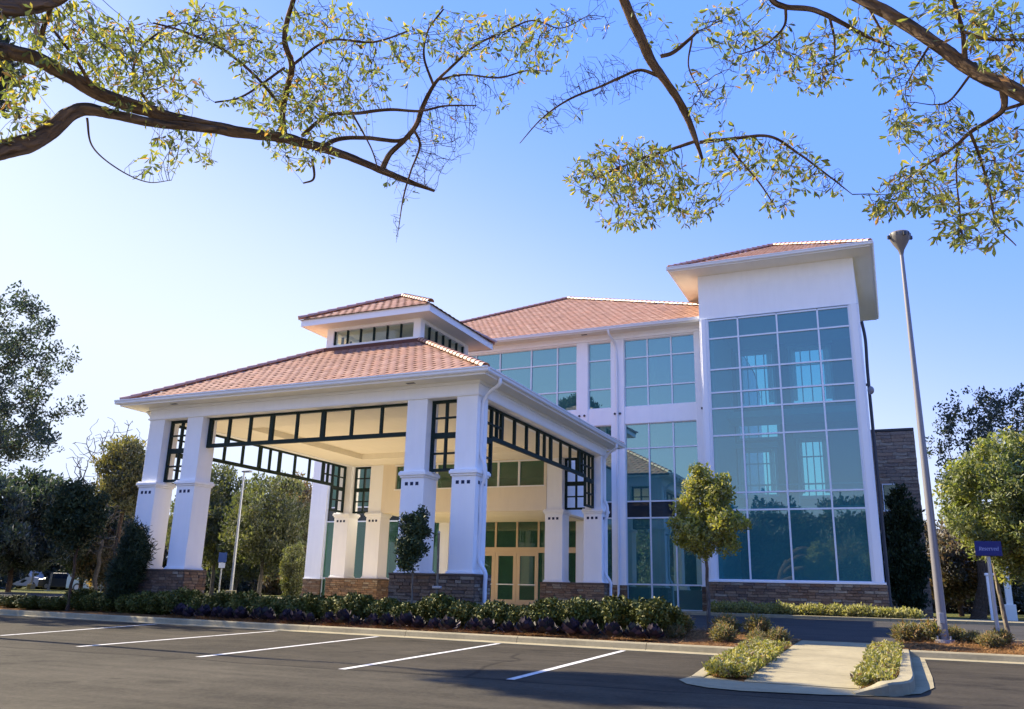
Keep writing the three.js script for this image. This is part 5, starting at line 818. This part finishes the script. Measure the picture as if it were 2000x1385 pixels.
{
  const D = 7.2;
  const left = [
    [[-140, 70, 22, 6.2], [-40, 90, 19, 6.5], [0, 98, 18, 6.7], [60, 110, 17, 6.8], [130, 148, 17, 7], [200, 185, 17, 7.1], [280, 213, 16, 7.2], [350, 235, 16, 7.3], [420, 249, 15, 7.4], [500, 263, 14, 7.5], [560, 271, 13.5, 7.6], [620, 286, 12, 7.7], [690, 310, 10, 7.8], [745, 333, 9.5, 7.9], [800, 355, 7, 8], [848, 373, 4, 8.1]],
    [[-140, 340, 27, 6.2], [-40, 305, 25, 6.4], [0, 293, 24, 6.5], [55, 278, 21, 6.6], [100, 254, 20, 6.7], [140, 222, 18, 6.8], [170, 214, 15, 6.85], [230, 225, 12, 6.95], [300, 240, 11, 7.1], [370, 248, 11, 7.25], [440, 255, 10, 7.4]],
    [[-120, 15, 38, 6.0], [-20, 16, 30, 6.1], [40, 12, 24, 6.2], [100, -2, 18, 6.3], [160, -40, 14, 6.4]],
    [[555, 268, 8, 7.6], [552, 220, 8, 7.55], [562, 170, 7.5, 7.5], [570, 128, 7, 7.4], [556, 80, 6.5, 7.3], [561, 40, 6.5, 7.3], [573, 0, 6, 7.2], [590, -60, 5, 7.1]],
    [[745, 333, 7.5, 7.9], [762, 300, 7, 7.9], [790, 274, 7, 7.85], [812, 246, 6.5, 7.8], [826, 208, 6, 7.8], [838, 182, 5, 7.75], [852, 160, 4.5, 7.7], [885, 128, 3.5, 7.6], [930, 88, 3, 7.5], [985, 62, 2, 7.4]],
    [[590, 265, 5, 7.6], [640, 226, 4.5, 7.5], [700, 221, 4.2, 7.5], [760, 214, 4, 7.5], [820, 217, 3.5, 7.5], [870, 207, 2.5, 7.5], [930, 206, 1.6, 7.5]],
    [[628, 288, 6, 7.7], [660, 272, 6, 7.8], [720, 270, 5.5, 7.9], [775, 275, 5, 7.9], [800, 268, 5, 7.85]],
    [[808, 252, 3.5, 7.8], [820, 282, 3, 7.8], [802, 335, 2.6, 7.8], [788, 385, 2, 7.8], [778, 450, 1, 7.8]],
    [[985, 62, 2.2, 7.4], [1040, 40, 1.9, 7.35], [1095, 55, 1.5, 7.3], [1150, 30, 1, 7.3]], [[846, 165, 3.5, 7.75], [828, 110, 3, 7.7], [836, 60, 2.4, 7.6], [866, 18, 2, 7.5]],
    [[860, 155, 3, 7.7], [905, 146, 2.6, 7.6], [975, 152, 2.2, 7.5], [1030, 138, 1.6, 7.4], [1075, 140, 1, 7.4]],
    [[555, 215, 4, 7.5], [500, 150, 3.6, 7.3], [440, 100, 3.2, 7.2], [360, 62, 2.8, 7.0], [300, 45, 2, 6.9]],
    [[75, 85, 6, 6.7], [90, 40, 5, 6.6], [110, -10, 4, 6.5]], [[180, 170, 4.5, 7], [150, 120, 3.8, 6.9], [105, 60, 3, 6.8]],
    [[570, 128, 3.5, 7.4], [640, 80, 3, 7.3], [730, 82, 2.6, 7.2], [800, 60, 2, 7.2]], [[556, 132, 3.2, 7.4], [470, 190, 2.6, 7.3], [420, 200, 2, 7.2]],
    [[170, 230, 2.6, 6.9], [180, 285, 2, 6.9], [230, 330, 1.7, 6.9], [290, 356, 1.2, 6.9], [335, 352, 0.8, 6.9]], [[610, 310, 3.2, 7.7], [612, 350, 3, 7.7], [592, 358, 2, 7.7]],
    [[690, 225, 2.5, 7.5], [725, 290, 2, 7.6], [738, 330, 1.4, 7.7]], [[300, 215, 4, 7.1], [260, 150, 3, 7], [280, 90, 2.4, 6.9], [330, 50, 1.8, 6.9]]];
  const zl = [[150, 70, 130, 60, 6.8, 130, 1], [270, 110, 110, 75, 7, 170, 1], [400, 60, 110, 55, 7, 120, 0.95], [300, 180, 110, 45, 7.1, 70, 0.9], [560, 200, 90, 60, 7.4, 120, 1], [640, 185, 70, 65, 7.4, 110, 0.95], [590, 290, 70, 40, 7.6, 50, 0.9], [500, 90, 60, 70, 7.2, 60, 0.8], [340, 285, 50, 35, 7.1, 30, 0.9], [40, 160, 55, 45, 6.7, 38, 0.9], [640, 50, 100, 50, 7.2, 80, 0.75], [740, 110, 90, 70, 7.3, 70, 0.6], [880, 70, 100, 55, 7.4, 70, 0.75], [990, 70, 90, 50, 7.4, 60, 0.85], [1050, 100, 60, 45, 7.3, 30, 0.9], [40, 228, 28, 22, 6.6, 14, 1], [60, 40, 60, 40, 6.5, 40, 0.9], [1090, 50, 80, 50, 7.3, 45, 0.45], [1150, 40, 60, 45, 7.3, 26, 0.1],
    [880, 225, 75, 70, 7.6, 120, 0.04], [850, 285, 80, 50, 7.7, 90, 0.05], [790, 350, 50, 50, 7.8, 45, 0.03], [775, 440, 14, 40, 7.8, 14, 0], [940, 170, 80, 50, 7.5, 60, 0.15], [700, 150, 60, 50, 7.4, 50, 0.5], [820, 330, 60, 50, 7.8, 40, 0.02], [290, 330, 60, 26, 6.9, 12, 0.3], [400, 310, 20, 20, 7.1, 7, 1]];
  const trunkL = [{ pts: [V(-8.6, -0.2, -1.6), V(-8.5, 2, -1.7), V(-8.2, 3.6, -2.0), V(-7.6, 4.6, -2.4)], r: [0.42, 0.3] }, { pts: [V(-8.2, 3.5, -2), V(-7.2, 4.2, -2.9), at(-140, 70, 6.2)], r: [0.22, 0.085] }, { pts: [V(-8.3, 3.0, -2), V(-7.2, 3.3, -2.9), at(-140, 340, 6.2)], r: [0.22, 0.10] }, { pts: [V(-7.9, 4.3, -2.2), V(-6.9, 4.8, -2.9), at(-120, 15, 6)], r: [0.25, 0.14] }];
  const a = overhead('overhanging_oak', 'oak with rough dark limbs and yellowing leaves reaching in above the portico', 1001, left, zl, trunkL, 0.068);
  const right = [
    [[1175, -90, 13, 7.2], [1205, -30, 12.5, 7.2], [1228, 25, 12, 7.2], [1252, 75, 12, 7.2], [1276, 126, 12, 7.2], [1302, 162, 10.5, 7.2], [1335, 214, 9, 7.3], [1356, 265, 7, 7.3], [1372, 312, 3.5, 7.3]],
    [[1294, 152, 4.5, 7.2], [1250, 137, 4, 7.2], [1215, 150, 3.6, 7.2], [1180, 166, 3.2, 7.2], [1110, 195, 2.6, 7.2], [1058, 232, 2, 7.2], [1015, 280, 1, 7.2]],
    [[1360, 275, 4.5, 7.3], [1310, 292, 4, 7.3], [1252, 310, 3.6, 7.3], [1205, 330, 2.8, 7.3], [1160, 348, 1.8, 7.3]],
    [[1366, 278, 4.6, 7.3], [1440, 270, 4.4, 7.3], [1505, 267, 3.6, 7.3], [1560, 300, 3, 7.3], [1620, 345, 2.2, 7.3], [1665, 380, 1, 7.3]],
    [[1415, 275, 3, 7.3], [1450, 318, 2.8, 7.3], [1485, 360, 2.2, 7.3], [1515, 405, 1.2, 7.3]],
    [[1290, 110, 5, 7.2], [1312, 104, 5, 7.2], [1345, 78, 4.6, 7.2], [1364, 60, 4, 7.2]],
    [[1600, -60, 12, 7.6], [1645, -22, 13, 7.5], [1700, 8, 13.5, 7.4], [1760, 40, 14, 7.3], [1812, 76, 14.5, 7.2], [1860, 110, 15, 7.1], [1912, 145, 15, 7], [1965, 168, 16, 6.9], [2030, 205, 17, 6.8], [2120, 250, 19, 6.7]],
    [[1490, -40, 7, 7.4], [1510, 2, 7, 7.4], [1532, 13, 7, 7.4], [1590, 20, 6, 7.4], [1645, 45, 5, 7.4], [1700, 75, 3.6, 7.4], [1745, 92, 2, 7.4]],
    [[1958, 165, 8, 6.9], [1960, 212, 7, 6.9], [1938, 232, 5.5, 6.9], [1898, 256, 4.5, 6.9], [1860, 290, 3.6, 6.9], [1805, 325, 2.2, 6.9], [1770, 350, 1.2, 6.9]],
    [[1895, 258, 3.6, 6.9], [1918, 320, 3, 6.9], [1935, 390, 2.4, 6.9], [1948, 440, 2, 6.9], [1985, 480, 1.2, 6.9]], [[1870, 280, 2.6, 6.9], [1868, 340, 2.2, 6.9], [1875, 420, 1.8, 6.9], [1880, 480, 1, 6.9]],
    [[1885, 120, 6, 7.05], [1880, 60, 5, 7], [1864, 5, 4.5, 7], [1855, -40, 4, 7]], [[1882, 62, 4, 7], [1930, 76, 4, 6.9], [2010, 78, 3.6, 6.8]],
    [[1620, 32, 3, 7.4], [1630, 80, 2.6, 7.4], [1628, 140, 1.6, 7.4]], [[1535, 14, 3.6, 7.4], [1532, 50, 3, 7.4], [1490, 90, 2.4, 7.3], [1450, 105, 1.4, 7.3]], [[1352, 75, 2.4, 7.2], [1345, 130, 2, 7.2], [1375, 190, 1.4, 7.2]],
    [[1960, 214, 4, 6.9], [1990, 205, 4, 6.85], [2030, 190, 4, 6.8]], [[1820, 82, 3, 7.2], [1790, 130, 2.2, 7.2], [1770, 165, 1.4, 7.2]], [[1900, 140, 3, 7], [1850, 200, 2.4, 7], [1820, 205, 1.4, 7]], [[1700, 20, 3, 7.4], [1735, 100, 2, 7.3], [1690, 95, 1.2, 7.3]]];
  const zr = [[1240, 340, 115, 70, 7.3, 170, 1], [1170, 345, 70, 50, 7.3, 45, 0.95], [1330, 390, 90, 50, 7.3, 60, 0.95], [1230, 425, 60, 28, 7.3, 26, 1], [1430, 300, 70, 60, 7.3, 60, 0.75], [1540, 320, 75, 60, 7.3, 85, 0.55], [1610, 350, 50, 40, 7.3, 30, 0.3], [1520, 395, 40, 22, 7.3, 16, 0.9], [1480, 110, 90, 60, 7.3, 90, 0.45], [1420, 50, 70, 45, 7.3, 50, 0.75], [1600, 120, 60, 70, 7.4, 80, 0.6], [1690, 70, 60, 50, 7.4, 55, 0.6], [1770, 130, 70, 60, 7.2, 80, 0.5], [1790, 370, 80, 48, 6.9, 75, 1], [1725, 400, 36, 26, 6.9, 20, 1], [1880, 300, 80, 60, 6.9, 90, 0.5], [1960, 330, 55, 90, 6.9, 80, 0.75], [1950, 50, 70, 55, 6.9, 110, 0.6], [1900, 440, 85, 55, 6.9, 60, 0.9], [1755, 250, 28, 45, 6.9, 18, 1], [1840, 240, 70, 40, 6.9, 50, 0.5], [1385, 180, 60, 60, 7.2, 50, 0.35], [1960, 120, 60, 40, 6.9, 60, 0.4], [1180, 155, 90, 55, 7.2, 110, 0.02], [1090, 220, 70, 50, 7.2, 40, 0.04], [1260, 60, 50, 60, 7.2, 30, 0.1], [1850, 20, 60, 40, 7, 60, 0.6]];
  const trunkR = [{ pts: [V(5.2, -0.2, -2.2), V(5.1, 2, -2.3), V(4.8, 4, -2.7), V(4.2, 6, -3.4)], r: [0.42, 0.26] }, { pts: [V(4.95, 2.8, -2.4), V(4.2, 3.6, -3.6), at(2120, 250, 6.7)], r: [0.2, 0.075] }, { pts: [V(4.3, 5.6, -3.3), V(2.6, 7.4, -4.3), at(1300, -330, 7.4), at(1175, -90, 7.2)], r: [0.2, 0.056] }, { pts: [V(4.0, 6.0, -3.5), V(2.8, 6.9, -4.2), at(1620, -260, 7.6), at(1490, -40, 7.4)], r: [0.16, 0.03] }, { pts: [at(1620, -260, 7.6), at(1600, -60, 7.6)], r: [0.07, 0.055] }];
  const b = overhead('overhanging_oak', 'oak with thinner limbs and sparse leaves hanging in above the glass tower', 1002, right, zr, trunkR, 0.074);

}
// ---------------------------------------------------------------- lamp post
{
  const b = V(0.80, bedH(0.8, -22) - 0.05, -22), o = thing('lamp_post', 'tall tapered grey lamp post beside the walk with flared head', 'lamp post', b.toArray()), H = 9.35;
  const pts = [], rad = []; for (let i = 0; i <= 12; i++) { pts.push(V(0, H * i / 12, 0)); rad.push(lerp(0.105, 0.046, i / 12)); }
  addMesh(o, 'pole', tubeGeo(pts, rad, 20), M.lampGrey); addMesh(o, 'base_flange', (() => { const g = new THREE.CylinderGeometry(0.21, 0.23, 0.1, 20); g.translate(0, 0.06, 0); return g; })(), M.lampGrey);
  rbox(o, 'hand_hole_cover', M.galv, -0.05, 0.05, 0.45, 0.68, 0.085, 0.11, 0.008); for (let k = 0; k < 4; k++) { const g = new THREE.CylinderGeometry(0.022, 0.022, 0.09, 8); g.translate(0.185 * Math.cos(k * 1.57 + 0.78), 0.14, 0.185 * Math.sin(k * 1.57 + 0.78)); addMesh(o, 'anchor_bolt', g, M.galv); }
  const prof = [[0.05, 0], [0.06, 0.05], [0.085, 0.14], [0.20, 0.32], [0.275, 0.46], [0.28, 0.56], [0.262, 0.6], [0, 0.605]].map(([x, y]) => new THREE.Vector2(x, y)); const g = new THREE.LatheGeometry(prof, 20); g.scale(0.9, 1, 0.9); g.translate(0, H, 0); addMesh(o, 'head', g, M.taupe);
  for (let k = 0; k < 4; k++) { const a = k * Math.PI / 2 + 0.4, c = part(o, 'lamp_bracket'); const bx = boxGeo(0.23, 0.31, H + 0.44, H + 0.53, -0.03, 0.03); addMesh(c, 'arm', bx, M.blackMetal); c.rotation.y = a; }
  for (let k = 0; k < 10; k++) { const a = k / 10 * Math.PI * 2, f = addMesh(o, 'fin', boxGeo(0.24, 0.262, H + 0.47, H + 0.57, -0.008, 0.008), M.blackMetal); f.rotation.y = a; }
}
// ---------------------------------------------------------------- signs and posts
function signTexture(text, w, h, bg, fg, font) {
  const c = document.createElement('canvas'); c.width = w; c.height = h; const x = c.getContext('2d'); x.fillStyle = bg; x.fillRect(0, 0, w, h); x.fillStyle = fg; x.textAlign = 'center'; x.textBaseline = 'middle'; x.font = font; x.fillText(text, w / 2, h * 0.52); const t = new THREE.CanvasTexture(c); t.colorSpace = THREE.SRGBColorSpace; return t;
}
{
  const o = thing('parking_sign', 'dark blue sign with white slanted lettering on a grey post', 'sign', [1.88, bedH(1.88, -22) - 0.05, -22]);
  addMesh(o, 'post', tubeGeo([V(0, 0, 0), V(-0.01, 1.0, 0), V(0, 2.0, 0)], [0.045, 0.043, 0.042], 10), M.galv);
  rbox(o, 'plate', std({ color: lin(0.008, 0.015, 0.11), roughness: 0.35 }), -0.27, 0.27, 1.92, 2.25, 0.05, 0.085, 0.012);
  const f = addMesh(o, 'lettering', new THREE.PlaneGeometry(0.51, 0.30), std({ map: signTexture('Reserved', 512, 256, '#0e1c66', '#9aa4d0', 'italic 92px serif'), roughness: 0.35 })); f.position.set(0, 2.085, 0.0875); o.rotation.y = 0.12;
}
{
  const o = thing('stake_post', 'slim pale metal post with a small bracket standing in the hedge', 'post', [-11.38, bedH(-11.4, -20.6) - 0.05, -20.6]);
  addMesh(o, 'shaft', tubeGeo([V(0, 0, 0), V(0, 1.4, 0), V(-0.02, 2.5, 0)], [0.035, 0.034, 0.033], 10), M.barkPale); rbox(o, 'bracket', M.galv, -0.13, 0.13, 1.02, 1.09, -0.05, 0.05);
  addMesh(o, 'cap', (() => { const g = new THREE.SphereGeometry(0.04, 10, 6); g.translate(-0.02, 2.5, 0); return g; })(), M.galv);
}
function slimLamp(label, x, z, top, seed) { const o = thing('slim_lamp_post', label, 'lamp post', [x, 0.34, z], 'slim lamp posts in the background'); addMesh(o, 'pole', tubeGeo([V(0, 0, 0), V(0, top / 2, 0), V(0, top, 0)], [0.11, 0.09, 0.06], 10), M.galv); rbox(o, 'head', M.lampGrey, -0.12, 0.55, top, top + 0.12, -0.16, 0.16, 0.03); rbox(o, 'base', M.concrete, -0.25, 0.25, -0.1, 0.5, -0.25, 0.25, 0.03); }
slimLamp('slim pale lamp post seen through the portico', -39.4, -44, 8.1); slimLamp('slim dark lamp post beside the parked white car', -72.7, -55, 7.8);
function blueSign(label, x, z, h) { const o = thing('blue_sign', label, 'sign', [x, 0.3, z], 'small blue signs by the drive'); addMesh(o, 'post', tubeGeo([V(0, 0, 0), V(0, h - 0.4, 0)], [0.05, 0.05], 8), M.galv); rbox(o, 'plate', std({ color: lin(0.03, 0.07, 0.22), roughness: 0.4 }), -0.26, 0.26, h - 0.62, h, 0.06, 0.09, 0.01); rbox(o, 'panel', std({ color: lin(0.6, 0.62, 0.66), roughness: 0.5 }), -0.2, 0.2, h - 0.98, h - 0.65, 0.06, 0.09, 0.01); o.rotation.y = 0.6; }
blueSign('small blue sign on a post beside the slim pale lamp post', -40.4, -44, 2.9); blueSign('small blue sign on a post left of the portico', -48.7, -42, 2.9);
for (const [x, z, h, lab] of [[3.35, -40, 1.9, 'white marker post behind the blue sign'], [4.05, -41, 2.2, 'cream pillar behind the blue sign']]) { const o = thing('marker_post', lab, 'post', [x, 0.36, z]); rbox(o, 'shaft', lab[0] === 'w' ? M.trim : M.soffit, -0.12, 0.12, 0, h, -0.12, 0.12, 0.02); rbox(o, 'cap', M.trim, -0.16, 0.16, h, h + 0.1, -0.16, 0.16, 0.02); if (lab[0] === 'c') rbox(o, 'foot', M.soffit, -0.2, 0.2, 0, 0.8, -0.2, 0.2, 0.02); }
{ const p = at(95, 1146, 80), o = thing('marker_post', 'leaning pale post near the parked cars', 'post', [p.x, 0.3, p.z]); const s = addMesh(o, 'shaft', boxGeo(-0.06, 0.06, 0, 1.5, -0.06, 0.06), M.barkPale); s.rotation.z = -0.1; rbox(o, 'foot', M.concrete, -0.2, 0.2, -0.05, 0.12, -0.2, 0.2, 0.02); }
// ---------------------------------------------------------------- parked cars in the distance
function car(name, label, x, z, turn, paint, kind) {
  const o = thing(name, label, 'car', [x, 0.37, z], undefined, turn), L = kind === 'suv' ? 4.75 : 4.6, hgt = kind === 'suv' ? 1.75 : kind === 'van' ? 1.8 : 1.45, W = 1.86;
  const pr = kind === 'sedan' ? [[-L / 2, 0.42], [-L / 2 + 0.05, 0.85], [-1.6, 0.98], [-0.95, hgt], [0.55, hgt], [1.35, 0.98], [L / 2 - 0.1, 0.82], [L / 2, 0.42]] : kind === 'van' ? [[-L / 2, 0.4], [-L / 2, 1.0], [-L / 2 + 0.25, hgt], [0.9, hgt], [1.7, 1.05], [L / 2 - 0.08, 0.85], [L / 2, 0.4]] : [[-L / 2, 0.45], [-L / 2 + 0.02, 1.05], [-L / 2 + 0.3, hgt], [0.55, hgt], [1.15, 1.08], [L / 2 - 0.12, 0.95], [L / 2, 0.45]];
  const s = new THREE.Shape(); s.moveTo(-L / 2, 0.3); pr.forEach(([a, b]) => s.lineTo(a, b)); s.lineTo(L / 2, 0.3); for (const wx of [1.4, -1.4]) { s.lineTo(wx + 0.38, 0.3); s.absarc(wx, 0.3, 0.38, 0, Math.PI, false); s.lineTo(wx - 0.38, 0.3); }
  const bg = new THREE.ExtrudeGeometry(s, { depth: W - 0.16, bevelEnabled: true, bevelSize: 0.07, bevelThickness: 0.08, bevelSegments: 3 }); bg.translate(0, 0, -(W - 0.16) / 2); addMesh(o, 'body', bg, paint);
  const dark = std({ color: lin(0.02, 0.03, 0.05), roughness: 0.05 });
  const top = hgt - 0.1, bot = kind === 'sedan' ? 1.02 : 1.1, back = kind === 'sedan' ? -1.5 : -L / 2 + 0.22, front = kind === 'sedan' ? 1.2 : kind === 'van' ? 1.55 : 1.0;
  for (const sd of [1, -1]) for (const [a, b] of [[back, -0.75], [-0.68, 0.1], [0.17, front]]) { const w = new THREE.Shape([new THREE.Vector2(a, bot), new THREE.Vector2(b, bot), new THREE.Vector2(b === front ? b - (top - bot) * 0.9 : b, top), new THREE.Vector2(a === back ? a + 0.22 : a, top)]); const g = new THREE.ExtrudeGeometry(w, { depth: 0.02, bevelEnabled: false }); g.translate(0, 0, sd > 0 ? W / 2 - 0.005 : -W / 2 - 0.015); addMesh(o, 'side_window', g, dark); }
  for (const wx of [1.4, -1.4]) for (const sd of [1, -1]) { const w = part(o, 'wheel'); const g = new THREE.CylinderGeometry(0.33, 0.33, 0.22, 20); g.rotateX(Math.PI / 2); addMesh(w, 'tyre', g, M.blackMetal); const r = new THREE.CylinderGeometry(0.2, 0.2, 0.235, 14); r.rotateX(Math.PI / 2); addMesh(w, 'rim', r, M.galv); w.position.set(wx, 0.33, sd * (W / 2 - 0.1)); }
  for (const sd of [1, -1]) { rbox(o, 'headlight', M.trim, L / 2 - 0.06, L / 2 + 0.05, 0.68, 0.82, sd * 0.62 - 0.16, sd * 0.62 + 0.16, 0.03); rbox(o, 'tail_light', std({ color: lin(0.3, 0.01, 0.01), roughness: 0.2 }), -L / 2 - 0.075, -L / 2 + 0.04, 0.85, 1.0, sd * 0.72 - 0.1, sd * 0.72 + 0.1, 0.02); }
}
const paintOf = (r, g, b) => new THREE.MeshPhysicalMaterial({ color: lin(r, g, b), roughness: 0.3, clearcoat: 1, clearcoatRoughness: 0.05 });
car('parked_car', 'white sport utility car parked under the dark oaks', -76.8, -57.5, 0.25, paintOf(0.62, 0.66, 0.72), 'suv');
car('parked_car', 'low dark sedan parked between the white car and the silver van', -70.6, -57, 0.2, paintOf(0.05, 0.055, 0.06), 'sedan');
car('parked_car', 'silver-green van parked behind the hedge end', -57.6, -49.6, 0.3, paintOf(0.30, 0.40, 0.40), 'van');
scene.traverse((o) => { if (o.isMesh) { o.castShadow = true; o.receiveShadow = true; } });
renderer.render(scene, camera);
